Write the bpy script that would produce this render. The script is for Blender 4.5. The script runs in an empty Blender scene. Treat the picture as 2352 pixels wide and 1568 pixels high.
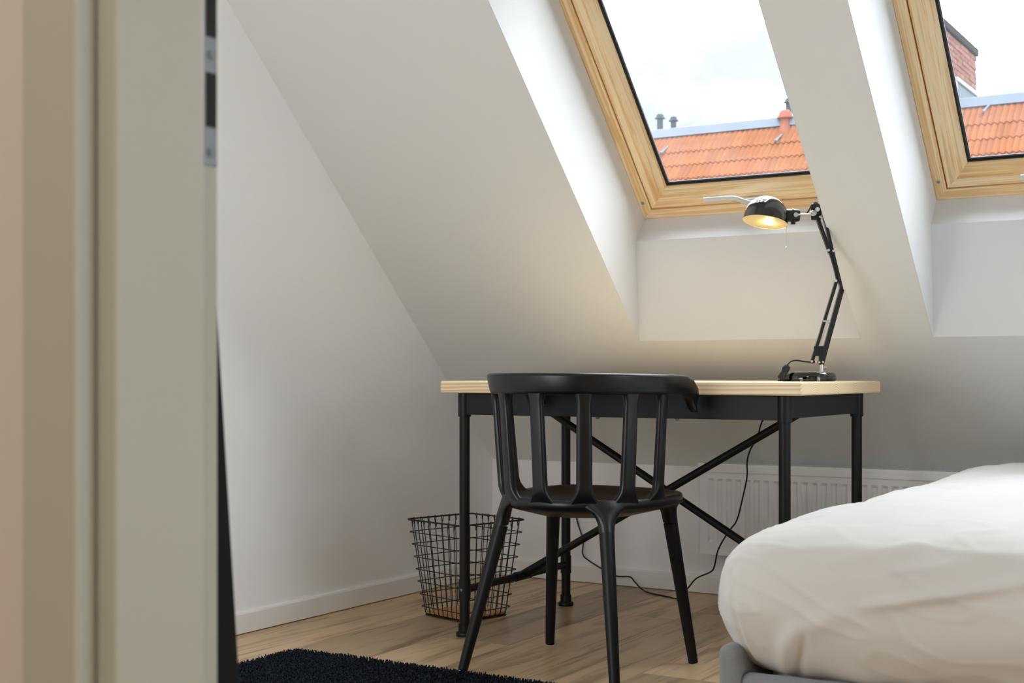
import bpy, math, random
import numpy as np
from mathutils import Vector, Matrix, noise

random.seed(7)
sc = bpy.context.scene
col = sc.collection
D2R = math.pi / 180

# ------------------------------------------------------------------ camera
CAM_H = 0.7697
CAM_YAW = 31.18 * D2R
cam = bpy.data.cameras.new('camera')
cam_ob = bpy.data.objects.new('camera', cam)
col.objects.link(cam_ob)
cam_ob.location = (0, 0, CAM_H)
cam_ob.rotation_euler = (math.pi / 2, 0, CAM_YAW)
cam.sensor_width = 36
cam.lens = 3109.8 / 2352 * 36
cam.shift_y = 75.1 / 2352
cam.clip_start = 0.05
cam.clip_end = 400
cam.dof.use_dof = True
cam.dof.focus_distance = 3.75
cam.dof.aperture_fstop = 9.5
sc.camera = cam_ob

# ------------------------------------------------------------------ sky
SKY = 21.0          # zenith radiance; overcast sky falls to a third of it at the horizon
world = bpy.data.worlds.new('sky')
sc.world = world
world.use_nodes = True
wn, wl = world.node_tree.nodes, world.node_tree.links
wn.clear()
w_out = wn.new('ShaderNodeOutputWorld')
w_bg = wn.new('ShaderNodeBackground')
w_tc = wn.new('ShaderNodeTexCoord')
w_map = wn.new('ShaderNodeMapping')
w_map.inputs['Scale'].default_value = (1.0, 1.0, 2.4)
w_map.inputs['Location'].default_value = (1.3, 0.7, 2.2)
w_no = wn.new('ShaderNodeTexNoise')
w_no.inputs['Scale'].default_value = 8.0
w_no.inputs['Detail'].default_value = 5.0
w_no.inputs['Roughness'].default_value = 0.55
w_cr = wn.new('ShaderNodeValToRGB')
w_cr.color_ramp.elements[0].position = 0.42
w_cr.color_ramp.elements[0].color = (0.061, 0.066, 0.073, 1)
w_cr.color_ramp.elements[1].position = 0.55
w_cr.color_ramp.elements[1].color = (0.88, 0.945, 1.0, 1)
w_e = w_cr.color_ramp.elements.new(0.485)
w_e.color = (0.072, 0.076, 0.081, 1)
wl.new(w_tc.outputs['Generated'], w_map.inputs['Vector'])
wl.new(w_map.outputs['Vector'], w_no.inputs['Vector'])
wl.new(w_no.outputs['Fac'], w_cr.inputs['Fac'])
wl.new(w_cr.outputs['Color'], w_bg.inputs['Color'])
w_sep = wn.new('ShaderNodeSeparateXYZ')
w_mx = wn.new('ShaderNodeMath')
w_mx.operation = 'MAXIMUM'
w_mx.inputs[1].default_value = 0.0
w_ma = wn.new('ShaderNodeMath')
w_ma.operation = 'MULTIPLY_ADD'
w_ma.inputs[1].default_value = SKY * 2 / 3
w_ma.inputs[2].default_value = SKY / 3
wl.new(w_tc.outputs['Generated'], w_sep.inputs['Vector'])
wl.new(w_sep.outputs['Z'], w_mx.inputs[0])
wl.new(w_mx.outputs[0], w_ma.inputs[0])
wl.new(w_ma.outputs[0], w_bg.inputs['Strength'])
wl.new(w_bg.outputs['Background'], w_out.inputs['Surface'])


def light(name, kind, loc, rot, energy, color, size=None, size_y=None):
    l = bpy.data.lights.new(name, kind)
    l.energy = energy
    l.color = color
    if kind == 'AREA':
        l.shape = 'RECTANGLE'
        l.size = size
        l.size_y = size_y or size
    elif size is not None and kind != 'SUN':
        l.shadow_soft_size = size
    o = bpy.data.objects.new(name, l)
    o.location = loc
    o.rotation_euler = rot
    col.objects.link(o)
    return o


# veiled sun standing behind this building: it lights the roof across the street only
sun = light('sun', 'SUN', (0, -5, 12), (0, 0, 0), 1.2, (1, 0.94, 0.86))
sun.data.angle = 6 * D2R
sun.rotation_euler = Vector((-0.55, 0.72, -0.42)).to_track_quat('-Z', 'Y').to_euler()
# unseen fill lights added to brighten the bedroom and the hall
light('bedroom_fill_light', 'POINT', (-1.90, 1.25, 0.70), (0, 0, 0), 24, (0.90, 0.95, 1.0), 0.38)
light('hall_fill_light', 'AREA', (-0.3, -0.5, 2.44), (0, 0, 0), 20, (1.0, 0.95, 0.88), 0.6)

sc.view_settings.view_transform = 'Standard'
sc.view_settings.look = 'None'
sc.view_settings.gamma = 1
sc.view_settings.use_curve_mapping = False
sc.view_settings.exposure = 0.53
try:
    cy = sc.cycles
    cy.use_denoising = True
    cy.max_bounces = 14
    cy.diffuse_bounces = 8
    cy.glossy_bounces = 4
    cy.transparent_max_bounces = 12
    cy.sample_clamp_indirect = 8
    cy.caustics_reflective = False
    cy.caustics_refractive = False
except Exception:
    pass


# ------------------------------------------------------------------ materials
def srgb(r, g, b):
    def f(c):
        c /= 255
        return c / 12.92 if c <= 0.04045 else ((c + 0.055) / 1.055) ** 2.4
    return (f(r), f(g), f(b), 1)


def new_mat(name):
    m = bpy.data.materials.new(name)
    m.use_nodes = True
    nt = m.node_tree
    b = nt.nodes['Principled BSDF']
    return m, nt, b


def N(nt, t, **kw):
    n = nt.nodes.new(t)
    for k, v in kw.items():
        if k in n.inputs:
            n.inputs[k].default_value = v
        else:
            setattr(n, k, v)
    return n


def plain(name, color, rough=0.5, metal=0.0, bump=0.0, bscale=200, var=0.0, vscale=3, spec=0.5, coat=0.0, sheen=0.0):
    m, nt, b = new_mat(name)
    b.inputs['Base Color'].default_value = color
    b.inputs['Roughness'].default_value = rough
    b.inputs['Metallic'].default_value = metal
    b.inputs['Specular IOR Level'].default_value = spec
    b.inputs['Coat Weight'].default_value = coat
    b.inputs['Sheen Weight'].default_value = sheen
    tc = N(nt, 'ShaderNodeTexCoord')
    n1 = N(nt, 'ShaderNodeTexNoise', Scale=vscale, Detail=4.0)
    nt.links.new(tc.outputs['Object'], n1.inputs['Vector'])
    mx = N(nt, 'ShaderNodeMix', data_type='RGBA', blend_type='MULTIPLY')
    mx.inputs[0].default_value = var
    mx.inputs[6].default_value = color
    nt.links.new(n1.outputs['Color'], mx.inputs[7])
    if var:
        nt.links.new(mx.outputs[2], b.inputs['Base Color'])
    if bump:
        n2 = N(nt, 'ShaderNodeTexNoise', Scale=bscale, Detail=3.0)
        nt.links.new(tc.outputs['Object'], n2.inputs['Vector'])
        bp = N(nt, 'ShaderNodeBump', Strength=bump, Distance=0.002)
        nt.links.new(n2.outputs['Fac'], bp.inputs['Height'])
        nt.links.new(bp.outputs['Normal'], b.inputs['Normal'])
    return m


def wood(name, light_c, dark_c, scale=(1, 14, 14), rough=0.45, ring=6.0, dist=2.5, obj_tone=False, bump=0.05, mixf=1.0, fine=60.0, spec=0.4):
    """grain runs along the axis whose scale is smallest"""
    m, nt, b = new_mat(name)
    L = nt.links
    tc = N(nt, 'ShaderNodeTexCoord')
    oi = N(nt, 'ShaderNodeObjectInfo')
    ad = N(nt, 'ShaderNodeVectorMath', operation='ADD')
    rs = N(nt, 'ShaderNodeMath', operation='MULTIPLY')
    rs.inputs[1].default_value = 37.0
    L.new(oi.outputs['Random'], rs.inputs[0])
    L.new(tc.outputs['Object'], ad.inputs[0])
    L.new(rs.outputs[0], ad.inputs[1])
    mp = N(nt, 'ShaderNodeMapping')
    mp.inputs['Scale'].default_value = scale
    L.new(ad.outputs[0], mp.inputs['Vector'])
    n0 = N(nt, 'ShaderNodeTexNoise', Scale=1.0, Detail=4.0, Roughness=0.6, Distortion=0.6)
    L.new(mp.outputs['Vector'], n0.inputs['Vector'])
    mul = N(nt, 'ShaderNodeMath', operation='MULTIPLY')
    mul.inputs[1].default_value = ring * 6.2832
    L.new(n0.outputs['Fac'], mul.inputs[0])
    sn = N(nt, 'ShaderNodeMath', operation='SINE')
    L.new(mul.outputs[0], sn.inputs[0])
    mr = N(nt, 'ShaderNodeMapRange')
    mr.inputs['From Min'].default_value = -1.0
    L.new(sn.outputs[0], mr.inputs['Value'])
    n1 = N(nt, 'ShaderNodeTexNoise', Scale=dist, Detail=8.0, Roughness=0.7)
    mp2 = N(nt, 'ShaderNodeMapping')
    mp2.inputs['Scale'].default_value = tuple(s * (1.0 if s == min(scale) else fine / 14) for s in scale)
    L.new(ad.outputs[0], mp2.inputs['Vector'])
    L.new(mp2.outputs['Vector'], n1.inputs['Vector'])
    mm = N(nt, 'ShaderNodeMix', data_type='FLOAT')
    mm.inputs[0].default_value = 0.55
    L.new(mr.outputs['Result'], mm.inputs[2])
    L.new(n1.outputs['Fac'], mm.inputs[3])
    cr = N(nt, 'ShaderNodeValToRGB')
    cr.color_ramp.elements[0].position = 0.25
    cr.color_ramp.elements[0].color = dark_c
    cr.color_ramp.elements[1].position = 0.7
    cr.color_ramp.elements[1].color = light_c
    L.new(mm.outputs[0], cr.inputs['Fac'])
    last = cr.outputs['Color']
    if obj_tone:
        mx = N(nt, 'ShaderNodeMix', data_type='RGBA', blend_type='MULTIPLY')
        mx.inputs[0].default_value = 1.0
        L.new(last, mx.inputs[6])
        L.new(oi.outputs['Color'], mx.inputs[7])
        last = mx.outputs[2]
    L.new(last, b.inputs['Base Color'])
    b.inputs['Roughness'].default_value = rough
    b.inputs['Specular IOR Level'].default_value = spec
    bp = N(nt, 'ShaderNodeBump', Strength=bump, Distance=0.001)
    L.new(n1.outputs['Fac'], bp.inputs['Height'])
    L.new(bp.outputs['Normal'], b.inputs['Normal'])
    return m


M = {}
M['wall'] = plain('white_wall_paint', srgb(240, 241, 242), 0.75, bump=0.08, bscale=260, var=0.03)
M['ceil'] = plain('white_ceiling_paint', srgb(225, 226, 224), 0.8, bump=0.06, bscale=260, var=0.03)
M['reveal'] = plain('white_reveal_paint', srgb(220, 221, 222), 0.7, bump=0.05, bscale=260, var=0.02)
M['hall'] = plain('beige_hall_wall_paint', srgb(204, 196, 187), 0.7, bump=0.06, bscale=220, var=0.04)
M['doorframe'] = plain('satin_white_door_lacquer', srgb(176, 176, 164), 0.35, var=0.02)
M['skirting'] = plain('white_skirting_lacquer', srgb(236, 235, 232), 0.38, var=0.03)
M['pine_x'] = wood('clear_pine_along_x', srgb(247, 224, 184), srgb(226, 186, 130), (1.6, 55, 55), 0.42, 3)
M['pine_y'] = wood('clear_pine_along_y', srgb(247, 224, 184), srgb(226, 186, 130), (55, 1.6, 55), 0.42, 3)
# pine tabletop: growth rings of glued staves, seen as rings on the end and as lines along the front
m, nt, b = new_mat('pine_tabletop')
L = nt.links
tc = N(nt, 'ShaderNodeTexCoord')
mp = N(nt, 'ShaderNodeMapping')
mp.inputs['Scale'].default_value = (0.9, 9, 9)
L.new(tc.outputs['Object'], mp.inputs['Vector'])
n0 = N(nt, 'ShaderNodeTexNoise', Scale=1.0, Detail=3.0)
L.new(mp.outputs['Vector'], n0.inputs['Vector'])
sx = N(nt, 'ShaderNodeSeparateXYZ')
L.new(tc.outputs['Object'], sx.inputs['Vector'])


def mth(op, a, b_=None):
    n_ = N(nt, 'ShaderNodeMath', operation=op)
    for i_, q_ in enumerate((a, b_)):
        if q_ is None:
            continue
        if isinstance(q_, (int, float)):
            n_.inputs[i_].default_value = q_
        else:
            L.new(q_, n_.inputs[i_])
    return n_.outputs[0]


ys = mth('DIVIDE', sx.outputs['Y'], 0.175)
yl = mth('MULTIPLY', mth('SUBTRACT', mth('FRACT', ys), 0.62), 0.175)
zl = mth('SUBTRACT', sx.outputs['Z'], mth('ADD', 0.66, mth('MULTIPLY', mth('FLOOR', ys), 0.008)))
rr_ = mth('SQRT', mth('ADD', mth('MULTIPLY', yl, yl), mth('MULTIPLY', zl, zl)))
rr_ = mth('ADD', rr_, mth('MULTIPLY', n0.outputs['Fac'], 0.018))
ring_ = mth('FRACT', mth('MULTIPLY', rr_, 165.0))
cr = N(nt, 'ShaderNodeValToRGB')
cr.color_ramp.elements[0].position = 0.35
cr.color_ramp.elements[0].color = srgb(246, 226, 188)
cr.color_ramp.elements[1].position = 0.92
cr.color_ramp.elements[1].color = srgb(217, 178, 128)
e_ = cr.color_ramp.elements.new(1.0)
e_.color = srgb(244, 222, 182)
L.new(ring_, cr.inputs['Fac'])
L.new(cr.outputs['Color'], b.inputs['Base Color'])
b.inputs['Roughness'].default_value = 0.42
M['pine_top'] = m
M['floorsub'] = plain('dark_joint_subfloor', srgb(50, 40, 32), 0.8, var=0.2)
M['plank'] = wood('oak_laminate', srgb(205, 176, 137), srgb(146, 118, 86), (15.0, 1.5, 15.0), 0.34, 2.4, dist=3.0, obj_tone=True, bump=0.08, fine=60.0, spec=0.45)
M['black_metal'] = plain('matt_black_powder_coat', srgb(14, 16, 20), 0.45, bump=0.03, bscale=900, var=0.1, spec=0.3)
M['black_metal_dark'] = plain('black_steel_tube', srgb(9, 10, 12), 0.48, bump=0.03, bscale=900, var=0.1, spec=0.3)
M['apron'] = plain('blue_black_sheet_steel', srgb(17, 21, 28), 0.5, bump=0.03, bscale=900, var=0.1, spec=0.3)
M['chair'] = plain('black_moulded_plastic', srgb(13, 14, 17), 0.32, bump=0.04, bscale=1100, var=0.08, spec=0.4)
M['chair_leg'] = plain('black_chair_leg_plastic', srgb(10, 10, 12), 0.45, bump=0.05, bscale=900, var=0.1, spec=0.3)
M['foot_pad'] = plain('pale_grey_foot_pad', srgb(205, 208, 206), 0.6, var=0.05)
M['wire'] = plain('black_lacquered_wire', srgb(16, 16, 17), 0.4, var=0.1)
M['bamboo'] = wood('honey_bamboo_board', srgb(206, 150, 92), srgb(174, 118, 66), (1.5, 30, 30), 0.45, 4)
M['gloss_black'] = plain('gloss_black_enamel', srgb(10, 10, 11), 0.08, var=0.05, spec=0.6, coat=0.6)
M['lamp_black'] = plain('black_lamp_arm', srgb(14, 15, 18), 0.3, var=0.1, spec=0.4)
M['silver'] = plain('brushed_nickel', srgb(215, 212, 204), 0.28, metal=1.0, var=0.08, vscale=40)
M['cord'] = plain('black_rubber_cord', srgb(14, 14, 15), 0.5, var=0.1)
M['radiator'] = plain('white_radiator_enamel', srgb(232, 234, 235), 0.3, var=0.02)
M['radiator_dark'] = plain('dark_radiator_inside', srgb(70, 72, 74), 0.8, var=0.1)
M['handle'] = plain('pale_grey_window_handle', srgb(205, 210, 214), 0.35, var=0.03)
M['gasket'] = plain('black_window_gasket', srgb(16, 17, 19), 0.55, var=0.1)
M['spacer'] = plain('aluminium_spacer', srgb(96, 98, 102), 0.5, metal=0.6, var=0.05)
M['plug'] = plain('grey_screw_plug', srgb(120, 124, 128), 0.5, var=0.1)
M['plug_rim'] = plain('pale_grey_plug_rim', srgb(176, 178, 178), 0.5, var=0.05)
M['strike'] = plain('satin_steel_plate', srgb(128, 129, 132), 0.5, metal=0.7, var=0.08, vscale=60)
M['strike_hole'] = plain('dark_latch_hole', srgb(26, 22, 18), 0.8, var=0.2)
M['duvet'] = plain('white_cotton_sateen', srgb(197, 195, 191), 0.75, bump=0.12, bscale=1400, var=0.02, sheen=0.2)
M['sheet'] = plain('white_mattress_ticking', srgb(228, 226, 220), 0.85, bump=0.1, bscale=900, var=0.03)
M['bedfab'] = plain('grey_woven_upholstery', srgb(132, 135, 138), 0.9, bump=0.6, bscale=700, var=0.35, vscale=420, sheen=0.3)
M['rugbase'] = plain('dark_rug_backing', srgb(12, 14, 18), 0.95, var=0.3)
M['bulkhead'] = plain('matt_black_panel', srgb(5, 5, 6), 0.6, var=0.1, spec=0.15)
M['zinc'] = plain('pale_zinc_flashing', srgb(84, 90, 100), 0.7, var=0.15, vscale=2, spec=0.1)
M['slate'] = plain('grey_zinc_pipe', srgb(40, 46, 53), 0.7, var=0.2, vscale=8, spec=0.1)
M['terracotta'] = plain('terracotta_vent', srgb(112, 62, 48), 0.8, var=0.25, vscale=9, spec=0.1)
M['leadbox'] = plain('weathered_lead_cladding', srgb(74, 84, 90), 0.7, var=0.3, vscale=2, spec=0.1)
M['whitetrim'] = plain('white_painted_trim', srgb(128, 132, 138), 0.7, var=0.1, spec=0.1)
M['mortar'] = plain('grey_brown_mortar', srgb(62, 54, 50), 0.95, bump=0.5, bscale=30, var=0.4, vscale=4, spec=0.1)
M['coping'] = plain('mossy_stone_coping', srgb(34, 33, 31), 0.95, bump=0.5, bscale=20, var=0.5, vscale=3, spec=0.1)

# rug pile: navy black fibres, some of them greyer
m, nt, b = new_mat('navy_black_rug_pile')
tc = N(nt, 'ShaderNodeTexCoord')
n1 = N(nt, 'ShaderNodeTexNoise', Scale=190.0, Detail=2.0)
nt.links.new(tc.outputs['Object'], n1.inputs['Vector'])
cr = N(nt, 'ShaderNodeValToRGB')
cr.color_ramp.elements[0].position = 0.45
cr.color_ramp.elements[0].color = srgb(3, 4, 6)
cr.color_ramp.elements[1].position = 0.68
cr.color_ramp.elements[1].color = srgb(46, 56, 68)
nt.links.new(n1.outputs['Fac'], cr.inputs['Fac'])
nt.links.new(cr.outputs['Color'], b.inputs['Base Color'])
b.inputs['Roughness'].default_value = 0.8
b.inputs['Specular IOR Level'].default_value = 0.1
M['pile'] = m

# clay tiles and bricks: tone from a random value of each piece
for key, name, c0, c1, rough in (('tile', 'orange_clay_tile', srgb(88, 48, 24), srgb(108, 64, 36), 0.7),
                                 ('brick', 'weathered_red_brick', srgb(80, 50, 42), srgb(108, 76, 66), 0.9)):
    m, nt, b = new_mat(name)
    oi = N(nt, 'ShaderNodeObjectInfo')
    tc = N(nt, 'ShaderNodeTexCoord')
    n1 = N(nt, 'ShaderNodeTexNoise', Scale=9.0, Detail=5.0)
    nt.links.new(tc.outputs['Object'], n1.inputs['Vector'])
    av = N(nt, 'ShaderNodeMath', operation='MULTIPLY_ADD')
    av.inputs[1].default_value = 0.5
    nt.links.new(n1.outputs['Fac'], av.inputs[0])
    hf = N(nt, 'ShaderNodeMath', operation='MULTIPLY')
    hf.inputs[1].default_value = 0.55
    nt.links.new(oi.outputs['Random'], hf.inputs[0])
    nt.links.new(hf.outputs[0], av.inputs[2])
    cr = N(nt, 'ShaderNodeValToRGB')
    cr.color_ramp.elements[0].color = c0
    cr.color_ramp.elements[1].color = c1
    nt.links.new(av.outputs[0], cr.inputs['Fac'])
    nt.links.new(cr.outputs['Color'], b.inputs['Base Color'])
    b.inputs['Roughness'].default_value = rough
    b.inputs['Specular IOR Level'].default_value = 0.08
    M[key] = m

# window glass: clear pane, Fresnel reflection, thin film of dust and dried drops
m, nt, b = new_mat('dusty_window_glass')
nt.nodes.remove(b)
out = nt.nodes['Material Output']
tr = N(nt, 'ShaderNodeBsdfTransparent')
tr.inputs['Color'].default_value = (0.965, 0.975, 0.975, 1)
gl = N(nt, 'ShaderNodeBsdfGlossy')
gl.inputs['Roughness'].default_value = 0.0
fr = N(nt, 'ShaderNodeFresnel')
fr.inputs['IOR'].default_value = 1.25
mx1 = N(nt, 'ShaderNodeMixShader')
nt.links.new(fr.outputs['Fac'], mx1.inputs['Fac'])
nt.links.new(tr.outputs['BSDF'], mx1.inputs[1])
nt.links.new(gl.outputs['BSDF'], mx1.inputs[2])
tl = N(nt, 'ShaderNodeBsdfTranslucent')
tl.inputs['Color'].default_value = (0.95, 0.95, 0.97, 1)
tc = N(nt, 'ShaderNodeTexCoord')
n1 = N(nt, 'ShaderNodeTexNoise', Scale=3.5, Detail=5.0)
nt.links.new(tc.outputs['Object'], n1.inputs['Vector'])
n2 = N(nt, 'ShaderNodeTexNoise', Scale=160.0, Detail=1.0)
nt.links.new(tc.outputs['Object'], n2.inputs['Vector'])
r1 = N(nt, 'ShaderNodeMapRange')
r1.inputs['From Min'].default_value = 0.35
r1.inputs['From Max'].default_value = 0.75
r1.inputs['To Min'].default_value = 0.003
r1.inputs['To Max'].default_value = 0.016
nt.links.new(n1.outputs['Fac'], r1.inputs['Value'])
r2 = N(nt, 'ShaderNodeMapRange')
r2.inputs['From Min'].default_value = 0.68
r2.inputs['From Max'].default_value = 0.76
r2.inputs['To Max'].default_value = 0.03
nt.links.new(n2.outputs['Fac'], r2.inputs['Value'])
ad = N(nt, 'ShaderNodeMath', operation='ADD')
nt.links.new(r1.outputs['Result'], ad.inputs[0])
nt.links.new(r2.outputs['Result'], ad.inputs[1])
mx2 = N(nt, 'ShaderNodeMixShader')
nt.links.new(ad.outputs[0], mx2.inputs['Fac'])
nt.links.new(mx1.outputs['Shader'], mx2.inputs[1])
nt.links.new(tl.outputs['BSDF'], mx2.inputs[2])
nt.links.new(mx2.outputs['Shader'], out.inputs['Surface'])
M['glass'] = m


# ------------------------------------------------------------------ mesh helpers
class MB:
    def __init__(self):
        self.v, self.f = [], []

    def add(self, vs, fs):
        o = len(self.v)
        self.v += [tuple(v) for v in vs]
        self.f += [tuple(i + o for i in f) for f in fs]
        return self

    def box(self, x0, x1, y0, y1, z0, z1):
        vs = [(x, y, z) for z in (z0, z1) for y in (y0, y1) for x in (x0, x1)]
        return self.add(vs, [(0, 2, 3, 1), (4, 5, 7, 6), (0, 1, 5, 4), (2, 6, 7, 3), (0, 4, 6, 2), (1, 3, 7, 5)])

    def quad(self, a, b, c, d):
        return self.add([a, b, c, d], [(0, 1, 2, 3)])

    def loft(self, rings, closed=True, cap=True, loop=False):
        n = len(rings[0])
        vs = [p for r in rings for p in r]
        fs = []
        m = len(rings)
        for i in range(m if loop else m - 1):
            a, b2 = i * n, ((i + 1) % m) * n
            for j in range(n if closed else n - 1):
                k = (j + 1) % n
                fs.append((a + j, a + k, b2 + k, b2 + j))
        if cap and not loop:
            fs.append(tuple(range(n - 1, -1, -1)))
            fs.append(tuple((m - 1) * n + j for j in range(n)))
        return self.add(vs, fs)

    def cyl(self, p0, p1, r0, r1=None, n=16):
        r1 = r0 if r1 is None else r1
        return self.tube([p0, p1], [r0, r1], n)

    def tube(self, path, r, n=8, loop=False, squash=None):
        P = [Vector(p) for p in path]
        rr = r if isinstance(r, (list, tuple)) else [r] * len(P)
        rings = []
        m = len(P)
        up = None
        for i, p in enumerate(P):
            if loop:
                t = P[(i + 1) % m] - P[i - 1]
            else:
                t = P[min(i + 1, m - 1)] - P[max(i - 1, 0)]
            t.normalize()
            if up is None:
                up = Vector((0, 0, 1)) if abs(t.z) < 0.9 else Vector((0, 1, 0))
            s = t.cross(up)
            s.normalize()
            u2 = s.cross(t)
            up = u2
            sq = squash or (1, 1)
            rings.append([p + (s * math.cos(a) * sq[0] + u2 * math.sin(a) * sq[1]) * rr[i]
                          for a in (2 * math.pi * k / n for k in range(n))])
        return self.loft(rings, loop=loop)

    def lathe(self, prof, n=32, center=(0, 0, 0), axis=None):
        cx_, cy_, cz_ = center
        rings = []
        for r, z in prof:
            rings.append([(r * math.cos(2 * math.pi * k / n), r * math.sin(2 * math.pi * k / n), z) for k in range(n)])
        if axis is not None:
            q = Vector((0, 0, 1)).rotation_difference(Vector(axis))
            rings = [[q @ Vector(p) for p in r] for r in rings]
        rings = [[(p[0] + cx_, p[1] + cy_, p[2] + cz_) for p in r] for r in rings]
        return self.loft(rings)

    def build(self, name, mat=None, parent=None, smooth=None, bevel=None, segs=2, kind=None, label=None, recenter=False):
        me = bpy.data.meshes.new(name)
        me.from_pydata(self.v, [], self.f)
        me.validate()
        me.update()
        if mat is not None:
            me.materials.append(mat)
        if smooth is not None:
            me.shade_smooth()
            me.set_sharp_from_angle(angle=smooth * D2R)
        o = bpy.data.objects.new(name, me)
        col.objects.link(o)
        if recenter:
            c = Vector((0, 0, 0))
            for v in me.vertices:
                c += v.co
            c /= len(me.vertices)
            me.transform(Matrix.Translation(-c))
            o.location = c
        if parent is not None:
            o.parent = parent
        if bevel:
            md = o.modifiers.new('bevel', 'BEVEL')
            md.width = bevel
            md.segments = segs
            md.limit_method = 'ANGLE'
            md.angle_limit = 40 * D2R
        if kind:
            o['kind'] = kind
        if label:
            o['label'] = label
        return o


def empty(name, loc=(0, 0, 0), rot=(0, 0, 0), label=None, cat=None, group=None, kind=None):
    o = bpy.data.objects.new(name, None)
    o.empty_display_size = 0.1
    o.location = loc
    o.rotation_euler = rot
    col.objects.link(o)
    tag(o, label, cat, group, kind)
    return o


def tag(o, label=None, cat=None, group=None, kind=None):
    for k, v in (('label', label), ('category', cat), ('group', group), ('kind', kind)):
        if v:
            o[k] = v
    return o


def share(src, name, parent, matrix=None, loc=None, rot=None):
    o = bpy.data.objects.new(name, src.data)
    col.objects.link(o)
    o.parent = parent
    if matrix is not None:
        o.matrix_local = matrix
    if loc is not None:
        o.location = loc
    if rot is not None:
        o.rotation_euler = rot
    return o


def catmull(pts, sub=8):
    P = [Vector(p) for p in pts]
    P = [P[0] * 2 - P[1]] + P + [P[-1] * 2 - P[-2]]
    out = []
    for i in range(1, len(P) - 2):
        p0, p1, p2, p3 = P[i - 1:i + 3]
        for k in range(sub):
            t = k / sub
            out.append(0.5 * ((2 * p1) + (p2 - p0) * t + (2 * p0 - 5 * p1 + 4 * p2 - p3) * t * t + (3 * p1 - p0 - 3 * p2 + p3) * t ** 3))
    out.append(P[-2])
    return out


def lerp(a, b, t):
    return a + (b - a) * t


def sstep(t):
    t = min(1, max(0, t))
    return t * t * (3 - 2 * t)


# ------------------------------------------------------------------ room dimensions (metres)
XL, XR = -2.768, 1.80          # left and right wall of the bedroom
YB = 4.428                     # knee wall
YD0, YD1 = 0.6596, 0.7755         # door wall (hall face, room face)
KNEE = 0.440
SL, SC = -0.967, 4.726         # roof lining: z = SC + SL * y
CEIL = 2.45
Y_TOP = (CEIL - SC) / SL
HALL_Y, HALL_XL, HALL_XR = -1.5, -1.6, 1.45


def roof_z(y):
    return SC + SL * y


# floor: dark joint bed and separate planks
floor = MB().box(XL - 0.05, XR + 0.05, HALL_Y - 0.05, YB + 0.05, -0.06, -0.0075).build('floor', M['floorsub'], kind='structure')
PW, PL = 0.24, 1.38
edges = [-2.0 + PW * k for k in range(-4, 17)]
mesh_cache = {}
tones = {}
random.seed(11)


def plank_mesh(w, l):
    key = (round(w, 3), round(l, 3))
    if key not in mesh_cache:
        g = 0.0006
        mb = MB()
        x0, x1, y0, y1 = g, w - g, g, l - g
        c = 0.0012
        bot = [(x0, y0, -0.008), (x1, y0, -0.008), (x1, y1, -0.008), (x0, y1, -0.008)]
        mid = [(x0, y0, -c), (x1, y0, -c), (x1, y1, -c), (x0, y1, -c)]
        top = [(x0 + c, y0 + c, 0), (x1 - c, y0 + c, 0), (x1 - c, y1 - c, 0), (x0 + c, y1 - c, 0)]
        mb.loft([bot, mid, top])
        me = bpy.data.meshes.new('plank')
        me.from_pydata(mb.v, [], mb.f)
        me.materials.append(M['plank'])
        mesh_cache[key] = me
    return mesh_cache[key]


# end joints seen in the photograph, by plank column (left edge x)
joint = {-2.24: 3.285, -1.76: 4.05, -1.52: 3.16, -2.0: 3.9, -2.48: 3.62, -2.72: 2.7}
dark = {(-2.24, 3.285), (-1.76, 4.05), (-1.52, 3.16 - PL), (-2.48, 3.62 - PL)}
for e in edges:
    x0, x1 = max(e, XL + 0.001), min(e + PW, XR - 0.001)
    if x1 - x0 < 0.02:
        continue
    ek = round(e, 2)
    j0 = joint.get(ek, random.uniform(0, PL))
    y = j0 - PL * math.ceil((j0 - HALL_Y) / PL)
    while y < YB:
        a, b2 = max(y, HALL_Y), min(y + PL, YB)
        if b2 - a > 0.01:
            o = bpy.data.objects.new('plank', plank_mesh(x1 - x0, b2 - a))
            col.objects.link(o)
            o.parent = floor
            o.location = (x0, a, 0)
            t = random.uniform(0.84, 1.04)
            if any(abs(ek - q[0]) < 0.02 and abs(y - q[1]) < 0.03 for q in dark):
                t = 0.66
            o.color = (t, t * random.uniform(0.97, 1.0), t * random.uniform(0.94, 1.0), 1)
        y += PL

# left wall: follows the roof slope
mb = MB()
prof = [(YD1, -0.06), (YB, -0.06), (YB, roof_z(YB)), (Y_TOP, CEIL), (YD1, CEIL)]
mb.loft([[(XL, y, z) for y, z in prof], [(XL - 0.12, y, z) for y, z in prof]])
mb.build('wall_left', M['wall'], kind='structure')
# right gable wall; its window is an unseen addition that brings in fill daylight
GY0, GY1, GZ0, GZ1 = 1.30, 2.32, 0.06, 2.10
mb = MB()
for pr in ([(YD1, 0), (GY0, 0), (GY0, CEIL), (YD1, CEIL)], [(GY0, 0), (GY1, 0), (GY1, GZ0), (GY0, GZ0)], [(GY0, GZ1), (GY1, GZ1), (GY1, CEIL), (GY0, CEIL)],
           [(GY1, 0), (YB, 0), (YB, roof_z(YB)), (Y_TOP, CEIL), (GY1, CEIL)]):
    mb.loft([[(XR, y, z) for y, z in pr], [(XR + 0.12, y, z) for y, z in pr]])
mb.build('wall_right', M['wall'], kind='structure')
w4 = empty('window_5', (XR + 0.05, GY0, GZ0), kind='structure')
gw, gh = GY1 - GY0, GZ1 - GZ0
MB().box(0, 0.06, 0, 0.05, 0, gh).build('frame_stile', M['skirting'], w4)
MB().box(0, 0.06, gw - 0.05, gw, 0, gh).build('frame_stile', M['skirting'], w4)
MB().box(0, 0.06, 0.05, gw - 0.05, 0, 0.05).build('frame_rail', M['skirting'], w4)
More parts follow.
